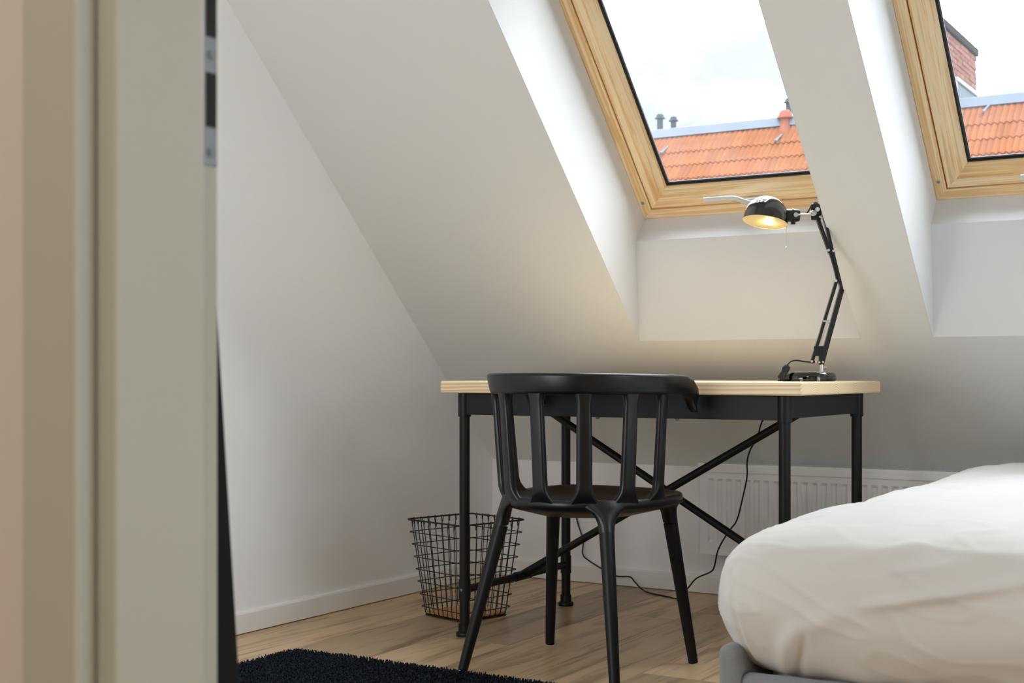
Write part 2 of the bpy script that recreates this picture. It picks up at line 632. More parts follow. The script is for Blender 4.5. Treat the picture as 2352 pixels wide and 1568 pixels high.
MB().box(0, 0.06, 0.05, gw - 0.05, gh - 0.05, gh).build('frame_rail', M['skirting'], w4)
MB().box(0.028, 0.032, 0.05, gw - 0.05, 0.05, gh - 0.05).build('pane', M['glass'], w4)
pd = bpy.data.lights.new('window_portal', 'AREA')
pd.shape, pd.size, pd.size_y = 'RECTANGLE', gh, gw
pd.cycles.is_portal = True
po = bpy.data.objects.new('window_portal', pd)
col.objects.link(po)
po.location = (XR + 0.14, (GY0 + GY1) / 2, (GZ0 + GZ1) / 2)
po.rotation_euler = (0, math.pi / 2, 0)
MB().box(XL, XR, YB, YB + 0.12, -0.06, roof_z(YB)).build('wall_back', M['wall'], kind='structure')
MB().box(XL, XR, YD0, Y_TOP, CEIL, CEIL + 0.1).build('ceiling', M['ceil'], kind='structure')

# skylight openings (left edge x, width); the lining, frames and panes follow
REC = [(-1.925, 0.725), (-0.985, 0.725), (-0.045, 0.725), (0.895, 0.725)]  # last two are unseen skylights, added to let in more daylight
P0 = (3.980, roof_z(3.980))
P1 = (3.958, 1.200)
P2 = (4.020, 1.278)
WA = 45.3 * D2R
WL = 1.18
P3 = (P2[0] - WL * math.cos(WA), P2[1] + WL * math.sin(WA))      # frame top
P4 = ((P3[1] - SC) / SL, P3[1])                                  # level head lining meets the slope
TH = 0.02

# sloped ceiling as strips round the openings (a thick board)
nrm = Vector((0, -SL, 1)).normalized()


def slope_slab(mb, x0, x1, ya, yb_):
    a = [(x0, ya, roof_z(ya)), (x1, ya, roof_z(ya)), (x1, yb_, roof_z(yb_)), (x0, yb_, roof_z(yb_))]
    off = nrm * TH
    bq = [tuple(Vector(p) + off) for p in a]
    mb.loft([a, bq])


mb = MB()
slope_slab(mb, XL, XR, P0[0], YB)
slope_slab(mb, XL, XR, Y_TOP, P4[0])
xs = [XL]
for x, w in REC:
    xs += [x, x + w]
xs += [XR]
for i in range(0, len(xs), 2):
    slope_slab(mb, xs[i] + (0.003 if i else 0), xs[i + 1] - (0.003 if i < len(xs) - 2 else 0), P4[0], P0[0])
slope = mb.build('ceiling', M['ceil'], kind='structure')
tag(slope, 'white sloping attic ceiling with deep skylight openings')
for x, w in REC:
    x1 = x + w
    side = [P0, P1, P2, P3, P4]
    for xa, xb in ((x, x - 0.003), (x1, x1 + 0.003)):
        MB().loft([[(xa, y, z) for y, z in side], [(xb, y, z) for y, z in side]]).build('reveal_side', M['reveal'], slope)

    def lining(name, a, b2, off):
        mb = MB()
        q = [(x - 0.015, a[0], a[1]), (x1 + 0.015, a[0], a[1]), (x1 + 0.015, b2[0], b2[1]), (x - 0.015, b2[0], b2[1])]
        mb.loft([q, [(p[0], p[1] + off[0], p[2] + off[1]) for p in q]])
        return mb.build(name, M['reveal'], slope)
    lining('reveal_apron', P0, P1, (0.015, 0))
    lining('reveal_sill', P1, P2, (0.012, -0.01))
    lining('reveal_head', P3, P4, (0, 0.015))

# roof outside round the windows, so that no light leaks in behind the boards
mb = MB()
for i in range(0, len(xs), 2):
    xa = xs[i] if i == 0 else xs[i] + 0.015
    xb = xs[i + 1] if i == len(xs) - 2 else xs[i + 1] - 0.015
    off = nrm * 0.34
    q = [(xa - (0.12 if i == 0 else 0), Y_TOP, CEIL + 0.03), (xb + (0.12 if i == len(xs) - 2 else 0), Y_TOP, CEIL + 0.03)]
    a = [(xa, Y_TOP - 0.3, roof_z(Y_TOP - 0.3)), (xb, Y_TOP - 0.3, roof_z(Y_TOP - 0.3)), (xb, YB + 0.3, roof_z(YB + 0.3)), (xa, YB + 0.3, roof_z(YB + 0.3))]
    mb.loft([[tuple(Vector(p) + nrm * 0.30) for p in a], [tuple(Vector(p) + nrm * 0.33) for p in a]])
mb.build('roof_covering', M['slate'], slope)

# ------------------------------------------------------------------ skylights
F_PROF = [(-0.05, -0.06), (-0.05, -0.002), (0.0, -0.002), (0.0, 0.0), (0.002, 0.0015), (0.030, 0.0015), (0.033, -0.002), (0.033, -0.035), (0.050, -0.035), (0.050, -0.06)]
S_PROF = [(0.0365, -0.058), (0.0365, -0.006), (0.0385, -0.004), (0.0655, -0.004), (0.0670, -0.006), (0.0685, -0.0105), (0.0705, -0.0115), (0.0725, -0.0095),
          (0.0955, -0.040), (0.0955, -0.058)]
G_PROF = [(0.094, -0.058), (0.094, -0.0425), (0.0995, -0.0435), (0.0995, -0.058)]
A_PROF = [(0.099, -0.0525), (0.099, -0.0485), (0.105, -0.0485), (0.105, -0.0525)]


def frame_side(side, prof, W, L):
    """mitred length of a frame, local x across, y up the slope, z into the room"""
    ra, rb = [], []
    for d, n in prof:
        if side == 'left':
            ra.append((d, d, n)); rb.append((d, L - d, n))
        elif side == 'right':
            ra.append((W - d, L - d, n)); rb.append((W - d, d, n))
        elif side == 'bottom':
            ra.append((W - d, d, n)); rb.append((d, d, n))
        else:
            ra.append((d, L - d, n)); rb.append((W - d, L - d, n))
    return MB().loft([ra, rb])


up = Vector((0, -math.cos(WA), math.sin(WA)))
nin = Vector((0, -math.sin(WA), -math.cos(WA)))
for k, (x, w) in enumerate(REC):
    e = empty('window_%d' % (k + 1), kind='structure')
    R = Matrix((Vector((1, 0, 0)), up, nin)).transposed().to_4x4()   # local axes as columns
    # local x = +X, y = up the slope, z = into the room would be left-handed; flip the profile sign instead
    R = Matrix(((1, 0, 0), (0, up.y, -nin.y), (0, up.z, -nin.z))).to_4x4()
    e.matrix_world = Matrix.Translation((x, P2[0], P2[1])) @ R
    seen = k < 2
    fl = lambda pr: [(d, -n) for d, n in pr]
    for side in ('left', 'bottom', 'right', 'top'):
        vert = side in ('left', 'right')
        frame_side(side, fl(F_PROF), w, WL).build('frame_stile' if vert else 'frame_rail', M['pine_y' if vert else 'pine_x'], e, bevel=0.0012)
        frame_side(side, fl(S_PROF), w, WL).build('sash_stile' if vert else 'sash_rail', M['pine_y' if vert else 'pine_x'], e)
        frame_side(side, fl(G_PROF), w, WL).build('gasket', M['gasket'], e)
        frame_side(side, fl(A_PROF), w, WL).build('spacer_bar', M['spacer'], e)
    MB().box(0.096, w - 0.096, 0.096, WL - 0.096, 0.0530, 0.0570).build('pane', M['glass'], e)
    # screw plug in the left frame stile
    pl = MB().lathe([(0.0066, -0.0010), (0.0066, -0.0030), (0.0046, -0.0036), (0.0040, -0.0020)], 20, (0.0165, 0.066, 0)).build('plug_rim', M['plug_rim'], e, smooth=40)
    MB().lathe([(0.0046, -0.0005), (0.0046, -0.0024), (0.002, -0.0026)], 20, (0.0165, 0.066, 0)).build('screw_plug', M['plug'], pl, smooth=40)
    # lever handle on the bottom sash rail
    hx = w / 2
    path = catmull([(hx - 0.110, 0.094, -0.046), (hx - 0.070, 0.095, -0.047), (hx - 0.030, 0.096, -0.048), (hx - 0.006, 0.092, -0.047),
                    (hx + 0.014, 0.074, -0.040), (hx + 0.034, 0.054, -0.024), (hx + 0.044, 0.048, -0.008)], 6)
    h = MB().tube(path, [0.0085] * (len(path) - 8) + [0.010] * 8, 12, squash=(1.0, 0.72)).build('handle', M['handle'], e, smooth=50)
    MB().box(hx + 0.004, hx + 0.078, 0.044, 0.060, -0.014, -0.003).build('handle_base', M['handle'], h, bevel=0.003)
    # portal: guides sky sampling only, it gives off no light
    pd = bpy.data.lights.new('skylight_portal', 'AREA')
    pd.shape = 'RECTANGLE'
    pd.size = w - 0.2
    pd.size_y = WL - 0.2
    pd.cycles.is_portal = True
    po = bpy.data.objects.new('skylight_portal', pd)
    col.objects.link(po)
    po.matrix_world = e.matrix_world @ Matrix.Translation((w / 2, WL / 2, 0.075)) 

# ------------------------------------------------------------------ skirting boards
SK = [(0, 0), (0.012, 0), (0.012, 0.056), (0.009, 0.062), (0.0, 0.0625)]


def skirting(name, p, q, into):
    p, q, into = Vector(p), Vector(q), Vector(into)
    r = [[pt + into * a + Vector((0, 0, b2 + 0.003)) for a, b2 in SK] for pt in (p, q)]
    return MB().loft(r).build(name, M['skirting'], kind='structure')


skirting('baseboard_left', (XL, YD1, 0), (XL, YB, 0), (1, 0, 0))
skirting('baseboard_back', (XL + 0.012, YB, 0), (XR - 0.012, YB, 0), (0, -1, 0))
skirting('baseboard_right', (XR, YD1, 0), (XR, YB, 0), (-1, 0, 0))

# ------------------------------------------------------------------ door wall, frame and hall
XJ = -0.720                     # face of the left lining
DOOR_W, DOOR_H = 0.84, 2.05
XJR = XJ + DOOR_W
mb = MB()
mb.box(XL, XJ - 0.0175, YD0 + 0.0005, YD1, 0, CEIL)
mb.box(XJR + 0.0175, XR, YD0 + 0.0005, YD1, 0, CEIL)
mb.box(XJ - 0.0175, XJR + 0.0175, YD0 + 0.0005, YD1, DOOR_H + 0.016, CEIL)
mb.build('wall_door', M['hall'], kind='structure')
MB().box(HALL_XL - 0.1, HALL_XL, HALL_Y, YD0, 0, CEIL).build('wall_hall_left', M['hall'], kind='structure')
MB().box(XR, XR + 0.1, HALL_Y, YD0, 0, CEIL).build('wall_hall_right', M['hall'], kind='structure')
MB().box(HALL_XL, XR, HALL_Y - 0.1, HALL_Y, 0, CEIL).build('wall_hall_rear', M['hall'], kind='structure')
MB().box(HALL_XL - 0.1, XR + 0.1, HALL_Y - 0.1, YD0, CEIL, CEIL + 0.1).build('ceiling', M['ceil'], kind='structure')

d1 = empty('door_1', (XJ, YD0, 0), kind='structure')
YS = 0.7464 - YD0               # end of the lining, start of the rebate
YE = 0.7755 - YD0               # room edge of the rebate
for s, xo in ((1, 0.0), (-1, DOOR_W)):
    def X(a, b2):
        a, b2 = xo + s * a, xo + s * b2
        return (min(a, b2), max(a, b2))
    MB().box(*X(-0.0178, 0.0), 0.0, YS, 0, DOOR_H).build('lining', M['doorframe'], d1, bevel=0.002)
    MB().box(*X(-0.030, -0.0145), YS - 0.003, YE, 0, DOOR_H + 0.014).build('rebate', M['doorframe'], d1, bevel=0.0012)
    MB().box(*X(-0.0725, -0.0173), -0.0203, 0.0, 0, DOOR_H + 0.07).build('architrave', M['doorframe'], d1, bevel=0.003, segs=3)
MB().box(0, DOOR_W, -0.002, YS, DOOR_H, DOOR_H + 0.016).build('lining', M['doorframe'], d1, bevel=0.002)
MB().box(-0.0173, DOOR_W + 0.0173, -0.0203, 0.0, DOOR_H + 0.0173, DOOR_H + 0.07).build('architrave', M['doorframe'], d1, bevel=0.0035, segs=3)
# strike plate in the rebate, with two latch holes and screws
st = MB().box(-0.0147, -0.0135, YS + 0.010, YE - 0.0015, 0.929, 1.100).build('strike_plate', M['strike'], d1, bevel=0.0004)
for z0, z1 in ((0.9585, 1.000), (1.0275, 1.076)):
    MB().box(-0.0140, -0.0129, YS + 0.0155, YE - 0.003, z0, z1).build('latch_hole', M['strike_hole'], st)
for z0 in (0.9390, 1.0140):
    MB().lathe([(0.0036, 0.0), (0.0036, 0.0009), (0.002, 0.0013)], 14, (-0.0136, YE - 0.008, z0), axis=(1, 0, 0)).build('screw', M['plug'], st, smooth=40)

# ------------------------------------------------------------------ desk
TX, TY, TZ, TW, TD = -2.2417, 3.2953, 0.75, 1.10, 0.70
desk = empty('desk', (TX, TY, 0), label='pine-topped desk with black steel frame and crossed braces under the skylight', cat='desk')
IA, IB = 0.0592, 0.0418
TT = 0.035
top = MB().box(0, TW, 0, TD, TZ - TT, TZ).build('tabletop', M['pine_top'], desk, bevel=0.005, segs=3)
Z_AP0, Z_AP1 = 0.655, TZ - TT - 0.001
LEG = [(IA, IB), (TW - IA, IB), (IA, TD - IB), (TW - IA, TD - IB)]
sleeve = foot = tube_o = None
for i, (lx, ly) in enumerate(LEG):
    prof = [(0.0005, 0.012), (0.0152, 0.012), (0.0152, Z_AP1), (0.0005, Z_AP1)]
    if i == 0:
        lg = MB().lathe(prof, 24).build('leg', M['black_metal_dark'], desk, smooth=40)
        sl0 = MB().lathe([(0.0155, 0.645), (0.0188, 0.645), (0.0192, 0.6475), (0.0192, Z_AP1 + 0.0005), (0.0155, Z_AP1 + 0.0005)], 24).build('leg_sleeve', M['black_metal'], lg, smooth=40)
        cl0 = MB().lathe([(0.0155, 0.108), (0.0178, 0.108), (0.0178, 0.166), (0.0155, 0.166)], 24).build('collar', M['black_metal'], lg, smooth=40)
        ft0 = MB().lathe([(0.0005, 0.0), (0.0245, 0.0), (0.0255, 0.003), (0.0255, 0.010), (0.0235, 0.0125), (0.0182, 0.0135), (0.0182, 0.036), (0.0155, 0.0365)], 24).build('foot', M['chair_leg'], lg, smooth=40)
        lg.location = (lx, ly, 0)
        base_leg = lg
        parts0 = (sl0, cl0, ft0)
    else:
        lg = share(base_leg, 'leg', desk, loc=(lx, ly, 0))
        for p_ in parts0:
            share(p_, p_.name.split('.')[0], lg)
    sc_ = MB().cyl((0, 0, 0.137), (0, -0.0185, 0.137), 0.0035, n=12).build('bolt', M['plug'], lg, smooth=40) if i in (0, 1) else None
# aprons: folded sheet between the leg sleeves
MB().box(IA + 0.012, TW - IA - 0.012, IB - 0.012, IB - 0.006, Z_AP0, Z_AP1).build('apron', M['apron'], desk, bevel=0.002)
MB().box(IA + 0.012, TW - IA - 0.012, IB - 0.012, IB + 0.012, Z_AP0 - 0.004, Z_AP0 + 0.003).build('apron_lip', M['black_metal_dark'], desk, bevel=0.001)
MB().box(IA + 0.012, TW - IA - 0.012, TD - IB + 0.006, TD - IB + 0.012, Z_AP0, Z_AP1).build('apron', M['apron'], desk, bevel=0.002)
for sx in (IA, TW - IA):
    s = 1 if sx > 0.5 else -1
    xa, xb = sorted((sx + s * 0.004, sx + s * 0.010))
    MB().box(xa, xb, IB + 0.012, TD - IB - 0.012, Z_AP0, Z_AP1).build('apron', M['apron'], desk, bevel=0.002)
    # floor stretcher between front and back leg, with the brace fitting at its middle
    stx = MB().cyl((sx, IB + 0.014, 0.136), (sx, TD - IB - 0.014, 0.136), 0.0115, n=18).build('stretcher', M['black_metal_dark'], desk, smooth=40)
    inn = 1 if sx < 0.5 else -1
    ym = 0.385
    MB().tube([(sx, ym - 0.052, 0.136), (sx, ym - 0.030, 0.136)], 0.0148, 18).cyl((sx, ym - 0.03, 0.136), (sx, ym + 0.034, 0.136), 0.0142, n=18)\
        .cyl((sx, ym, 0.136), (sx + inn * 0.085, ym, 0.136 + 0.052), 0.0146, 0.0128, 18).build('brace_fitting', M['black_metal'], stx, smooth=40)
# crossed braces
YX = 0.385
for (xa, xb, dy) in ((IA, TW - IA, -0.008), (TW - IA, IA, 0.008)):
    MB().cyl((xa, YX + dy, 0.140), (xb, YX + dy, 0.704), 0.0115, n=18).build('brace', M['black_metal_dark'], desk, smooth=40)
for bx in (0.50, 0.74):
    MB().lathe([(0.006, 0), (0.006, -0.004), (0.003, -0.006)], 12, (bx, IB, Z_AP0 - 0.004)).build('screw', M['plug'], desk, smooth=40)

# ------------------------------------------------------------------ chair
CHX, CHY = -1.675, 3.11
chair = empty('armchair', (CHX, CHY, 0), (0, 0, -3 * D2R), 'black plastic spindle-back armchair with curled arms pulled up to the desk', 'chair')
YC = 0.03


def rrect(hw, ht, n=4, r=None):
    """rounded rectangle, CCW, half sizes hw (first axis), ht (second axis)"""
    r = min(hw, ht) * 0.85 if r is None else r
    pts = []
    for cx_, cy_, a0 in ((hw - r, ht - r, 0), (-hw + r, ht - r, 90), (-hw + r, -ht + r, 180), (hw - r, -ht + r, 270)):
        for k in range(n + 1):
            a = (a0 + 90 * k / n) * D2R
            pts.append((cx_ + r * math.cos(a), cy_ + r * math.sin(a)))
    return pts


# top rail with curled arm ends
RT = 0.2435
stations = []
for y, z, hh, ht, xin in ((0.1670, 0.6760, 0.021, 0.008, -0.004), (0.1665, 0.6790, 0.0262, 0.0112, -0.003), (0.1640, 0.6890, 0.0272, 0.0122, -0.001), (0.158, 0.7030, 0.0262, 0.0122, 0.002),
                          (0.146, 0.7190, 0.0245, 0.0125, 0.004), (0.122, 0.7340, 0.0255, 0.0128, 0.005), (0.090, 0.7405, 0.0262, 0.0128, 0.004), (0.058, 0.7422, 0.0265, 0.0126, 0.001)):
    stations.append((y, z, hh, ht, xin))
left = [Vector((-(RT + s[4]), s[0], s[1])) for s in stations]
path = [(p, s[2], s[3]) for p, s in zip(left, stations)]
for k in range(37):
    a = (-90 + 180 * k / 36) * D2R
    t = math.cos(a)
    path.append((Vector((RT * math.sin(a), YC - RT * math.cos(a), 0.7425 + 0.0035 * t)), 0.0265 + 0.0005 * t, 0.0125 - 0.001 * t))
for p, s in reversed(list(zip(left, stations))):
    path.append((Vector((-p.x, p.y, p.z)), s[2], s[3]))
rings = []
for i, (p, hh, ht) in enumerate(path):
    t = (path[min(i + 1, len(path) - 1)][0] - path[max(i - 1, 0)][0]).normalized()
    th = Vector((t.x, t.y, 0))
    if th.length < 0.25:
        th = Vector((0, -1, 0)) if i < len(path) / 2 else Vector((0, 1, 0))
    th.normalize()
    out_ = Vector((th.y, -th.x, 0))          # points away from the sitter
    hi = t.cross(out_).normalized()
    if i < 8 or i > len(path) - 9:
        if hi.z + hi.y < 0:
            hi = -hi
    elif hi.z < 0:
        hi = -hi
    ring = []
    lean_ = hi.z
    for a, b2 in rrect(ht, hh, 4, ht * 0.8):
        fl_ = 0.165 * b2 + (0.002 if b2 > 0 else 0.0)   # band leans outwards towards its top
        ring.append(p + out_ * (a + fl_ * lean_) + hi * b2)
    rings.append(ring)
MB().loft(rings).build('back_rail', M['chair'], chair, smooth=60)

# seven slats from rail to seat rim
slat_ang = [-85, -59, -30, 0, 30, 59, 85]


def slat(ang):
    a = ang * D2R
    side = abs(ang) > 80
    rad = Vector((math.sin(a), -math.cos(a), 0))
    tan = Vector((math.cos(a), math.sin(a), 0))
    n = 22
    rings = []
    for i in range(n + 1):
        t = i / n
        z = lerp(0.730, 0.437, t)
        # leaning inwards, with a late curve towards the seat
        r = lerp(0.2385, 0.217, t ** 1.1) - 0.010 * sstep((t - 0.86) / 0.14)
        w = lerp(0.0185, 0.0205, t) * (0.85 if side else 1.0)
        w += 0.010 * max(0, 1 - t / 0.11) ** 2.0
        w += (0.030 if not side else 0.045) * max(0, (t - 0.80) / 0.20) ** 2.0
        th = lerp(0.0088, 0.0105, t) + 0.003 * max(0, 1 - t / 0.15)
        c = Vector((0, YC, z)) + rad * r
        # every side slat slides a little forward at its foot
        if side:
            c.y += 0.010 * t
        rr = rrect(w, th, 4, th * 0.9)
        rings.append([c + tan * u + rad * (v - 0.10 * u * u / 0.03) for u, v in rr])
    return MB().loft(rings)


for ang in slat_ang:
    slat(ang).build('slat', M['chair'], chair, smooth=60)

# dished seat
nr, na = 16, 64


_half = [(0.215 * math.sin(a_ * D2R), YC - 0.215 * math.cos(a_ * D2R)) for a_ in (0, 15, 30, 45, 60, 75, 90)] + [(0.2165, 0.085), (0.213, 0.138), (0.198, 0.186), (0.160, 0.217), (0.10, 0.230), (0.0, 0.234)]
_loop = [(x, y, 0) for x, y in _half] + [(-x, y, 0) for x, y in _half[-2:0:-1]]
_cl = catmull([_loop[-1]] + _loop + [_loop[0], _loop[1]], 8)[8:-8]
_len = [0.0]
for q_ in range(1, len(_cl)):
    _len.append(_len[-1] + (_cl[q_] - _cl[q_ - 1]).length)


def seat_edge(a):
    """outline of the seat by arc length, starting straight back"""
    target = (a / (2 * math.pi)) % 1.0 * _len[-1]
    k_ = 1
    while k_ < len(_len) - 1 and _len[k_] < target:
        k_ += 1
    t_ = (target - _len[k_ - 1]) / max(1e-9, _len[k_] - _len[k_ - 1])
    return _cl[k_ - 1].lerp(_cl[k_], t_)


def seat_top(rho, a):
    c = math.cos(a)
    z = 0.445 - 0.010 * (1 - rho ** 2)
    z += 0.012 * sstep((rho - 0.62) / 0.38) * (1 if c > -0.3 else 0.75)
    z += 0.008 * sstep((-c)) * rho
    return z


mb = MB()
rings = []
for i in range(1, nr + 1):
    rho = i / nr
    rings.append([Vector((0, YC, 0)) + (seat_edge(2 * math.pi * k / na) - Vector((0, YC, 0))) * rho + Vector((0, 0, seat_top(rho, 2 * math.pi * k / na))) for k in range(na)])
edge = [(1.014, -0.003), (1.022, -0.011), (1.016, -0.021), (0.985, -0.029), (0.9, -0.031), (0.6, -0.033), (0.2, -0.034)]
for rho, dz in edge:
    rings.append([Vector((0, YC, 0)) + (seat_edge(2 * math.pi * k / na) - Vector((0, YC, 0))) * rho + Vector((0, 0, seat_top(min(1, rho), 2 * math.pi * k / na) + dz)) for k in range(na)])
o0 = len(mb.v)
mb.loft(rings, cap=False)
mb.add([(0, YC, seat_top(0, 0))], [])
ci = len(mb.v) - 1
mb.f += [(ci, k, (k + 1) % na) for k in range(na)]
mb.build('seat', M['chair'], chair, smooth=60)

# legs: moulded socket on the shell, then the pushed-in tapering leg and its pad
FEET = [(-0.229, -0.208, True), (0.225, -0.208, True), (-0.240, 0.230, False), (0.213, 0.230, False)]
for fx, fy, rear in FEET:
    s = 1 if fx > 0 else -1
    if rear:
        topc = Vector((s * 0.147, YC - 0.151, 0.440))
    else:
        topc = Vector((s * 0.176, 0.150, 0.435))
    ft = Vector((fx, fy, 0.0))
    zj = 0.380
    axis = (topc - ft)

    def on_axis(z):
        return ft + axis * (z / axis.z)
    jp, f0 = on_axis(zj), on_axis(0.005)
    zb = 0.0045 if rear else 0.0
    lg = MB().tube([on_axis(zb + 0.004), on_axis(0.05), on_axis(zj - 0.001)], [0.0128, 0.0138, 0.0190], 20).build('leg', M['chair_leg'], chair, smooth=50)
    MB().tube([on_axis(zb), on_axis(zb + 0.0055)], [0.0118, 0.0122], 20).build('foot_pad', M['foot_pad'], lg, smooth=50)
    # socket loft
    n = 24
    rings = []
    if rear:
        rad = Vector((s * math.sin(45 * D2R), -math.cos(45 * D2R), 0))
        tan = Vector((math.cos(45 * D2R), s * math.sin(45 * D2R), 0)) * 1.0
        seq = [(zj, 0.0192, 0.0192, 0), (0.400, 0.0215, 0.0192, 0), (0.415, 0.027, 0.018, 0), (0.428, 0.038, 0.0165, 0.2), (0.438, 0.054, 0.015, 0.6), (0.447, 0.070, 0.013, 0.9), (0.457, 0.078, 0.011, 1.0)]
        for z, wt, wr, bend in seq:
            c = on_axis(z)
            if z > 0.44:
                c = Vector((0, YC, z)) + rad * 0.209
            ring = []
            for k in range(n):
                a = 2 * math.pi * k / n
                u, v = wt * math.cos(a), wr * math.sin(a)
                v -= bend * u * u / (2 * 0.22)
                ring.append(c + tan * u + rad * v)
            rings.append(ring)
    else:
        for z, r in ((zj, 0.0192), (0.405, 0.0205), (0.420, 0.0235), (0.432, 0.032), (0.438, 0.045)):
            c = on_axis(z)
            rings.append([c + Vector((r * math.cos(2 * math.pi * k / n), r * math.sin(2 * math.pi * k / n), 0)) for k in range(n)])
    MB().loft(rings).build('leg_socket', M['chair'], chair, smooth=60)

# ------------------------------------------------------------------ wire waste basket
bas = empty('waste_basket', (-2.366, 3.625, 0), (0, 0, -16 * D2R), 'black wire waste basket with brown base board under the desk', 'basket')
BH = 0.306


def bas_half(z):
    return lerp(0.102, 0.137, z / BH)


def sq_loop(h, z, r, n=6):
    pts = []
    for cx_, cy_, a0 in ((h - r, h - r, 0), (-h + r, h - r, 90), (-h + r, -h + r, 180), (h - r, -h + r, 270)):
        for k in range(n + 1):
            a = (a0 + 90 * k / n) * D2R
            pts.append((cx_ + r * math.cos(a), cy_ + r * math.sin(a), z))
    return pts


MB().tube(sq_loop(bas_half(BH), BH, 0.022), 0.0026, 8, loop=True).build('rim_wire', M['wire'], bas, smooth=60)
for k in range(7):
    z = BH - 0.0395 * (k + 1)
    MB().tube(sq_loop(bas_half(z), z, 0.020), 0.0016, 6, loop=True).build('wire_ring', M['wire'], bas, smooth=60)
MB().tube(sq_loop(bas_half(0) - 0.006, 0.0035, 0.02), 0.0026, 8, loop=True).build('base_ring', M['wire'], bas, smooth=60)
NV = 8
up_w = None
for q in range(4):
    for i in range(NV):
        f = (i + 0.5) / NV * 2 - 1
        f *= 0.86
        h1, h0 = bas_half(BH), bas_half(0.012)
        pth = [(f * h0 * 0.9, h0 - 0.024, 0.0045), (f * h0 * 0.95, h0 - 0.006, 0.0055), (f * h0 * 0.98, h0 + 0.0005, 0.014), (f * h1, h1 + 0.001, BH - 0.003),
               (f * h1, h1 - 0.001, BH + 0.0042), (f * h1 + 0.001, h1 - 0.005, BH + 0.001), (f * h1 + 0.002, h1 - 0.002, BH - 0.018)]
        o = MB().tube(pth, 0.0015, 6).build('wire_upright', M['wire'], bas, smooth=60)
        o.rotation_euler = (0, 0, q * math.pi / 2)
r_ = sq_loop(0.094, 0, 0.016)
MB().loft([[(x, y, 0.0075) for x, y, z in r_], [(x, y, 0.0145) for x, y, z in r_]]).build('base_board', M['bamboo'], bas, bevel=0.0015)

# ------------------------------------------------------------------ desk lamp (mm, then scaled)
lamp = empty('desk_lamp', (-1.2434, 3.65, TZ), (0, 0, 31.2 * D2R), 'lit black work lamp with dome shade and sprung arm on the desk', 'lamp')


def mm(p):
    return (p[0] / 1000, p[1] / 1000, p[2] / 1000)


MB().lathe([(0.0005, 0.0), (0.0735, 0.0), (0.0735, 0.0025), (0.0750, 0.003), (0.0755, 0.010), (0.0735, 0.019), (0.0690, 0.0245), (0.060, 0.0265), (0.0005, 0.0275)], 48).build('base', M['gloss_black'], lamp, smooth=35)
MB().lathe([(0.0074, 0.026), (0.0068, 0.028), (0.0058, 0.0475), (0.0005, 0.0475)], 20, (0.035, 0, 0)).build('post', M['silver'], lamp, smooth=40)
MB().cyl(mm((41, 0, 36)), mm((50, 0, 37)), 0.0022, n=10).cyl(mm((46, 0, 37)), mm((49, 0, 37)), 0.0046, n=12).build('post_screw', M['silver'], lamp, smooth=40)
br = MB()
br.box(0.028, 0.042, -0.006, 0.006, 0.046, 0.098)
br.build('pivot_bracket', M['lamp_black'], lamp, bevel=0.002)
MB().cyl(mm((4, -6, 55)), mm((40, -6, 52)), 0.0030, n=12).build('pivot_bar', M['lamp_black'], lamp, smooth=40)
for x_, z_ in ((6, 55), (18, 54), (26, 53), (37, 53)):
    MB().cyl(mm((x_, -11, z_)), mm((x_, 11, z_)), 0.0032, n=12).build('pivot_pin', M['silver'], lamp, smooth=40)


def channel(a, b2, w, dep, wall=1.6):
    """U channel between two points of the arm plane (x, z in mm), w across, dep deep"""
    a, b2 = Vector((a[0], 0, a[1])), Vector((b2[0], 0, b2[1]))
    t = (b2 - a).normalized()
    s = Vector((t.z, 0, -t.x))
    y = Vector((0, 1, 0))
    prof = [(-w / 2, -dep / 2), (w / 2, -dep / 2), (w / 2, dep / 2), (w / 2 - wall, dep / 2), (w / 2 - wall, -dep / 2 + wall), (-w / 2 + wall, -dep / 2 + wall), (-w / 2 + wall, dep / 2), (-w / 2, dep / 2)]
    ra = [(a + s * u + y * v) / 1000 for u, v in prof]
    rb = [(b2 + s * u + y * v) / 1000 for u, v in prof]
    return MB().loft([ra, rb])


channel((7, 50), (77, 280), 8, 12).build('lower_arm_bar', M['lamp_black'], lamp)
channel((35, 50), (91, 256), 13, 13).build('lower_arm_bar', M['lamp_black'], lamp)
channel((92, 250), (34, 490), 8, 13).build('upper_arm_bar', M['lamp_black'], lamp)
channel((80, 276), (56, 368), 5, 10).build('upper_arm_bar', M['lamp_black'], lamp)
channel((59, 356), (16, 474), 10, 13).build('upper_arm_bar', M['lamp_black'], lamp)
for a, b2 in (((73, 279), 12), ((53, 364), 10), ((66, 362), 10)):
    MB().cyl(mm((a[0], -b2, a[1])), mm((a[0], b2, a[1])), 0.0034, n=12).build('joint_pin', M['silver'], lamp, smooth=40)


def spring(a, b2, r=2.6, turns=22, y=0):
    a, b2 = Vector((a[0], y, a[1])), Vector((b2[0], y, b2[1]))
    t = (b2 - a).normalized()
    s = t.cross(Vector((0, 1, 0))).normalized()
    y_ = s.cross(t)
    pts = []
    n = turns * 6
    for i in range(n + 1):
        an = 2 * math.pi * i / 6
        pts.append((a + (b2 - a) * (i / n) + (s * math.cos(an) + y_ * math.sin(an)) * r) / 1000)
    return MB().tube(pts, 0.0007, 4)


spring((15, 96), (41, 163)).build('spring', M['silver'], lamp, smooth=60)
spring((26, 96), (53, 163)).build('spring', M['silver'], lamp, smooth=60)
spring((54, 358), (76, 290), r=1.8).build('spring', M['silver'], lamp, smooth=60)
MB().cyl(mm((38, -6, 167)), mm((58, -6, 167)), 0.0028, n=12).build('spring_pin', M['silver'], lamp, smooth=40)
MB().box(0.014, 0.032, -0.004, 0.004, 0.070, 0.098).build('spring_anchor', M['lamp_black'], lamp, bevel=0.002)
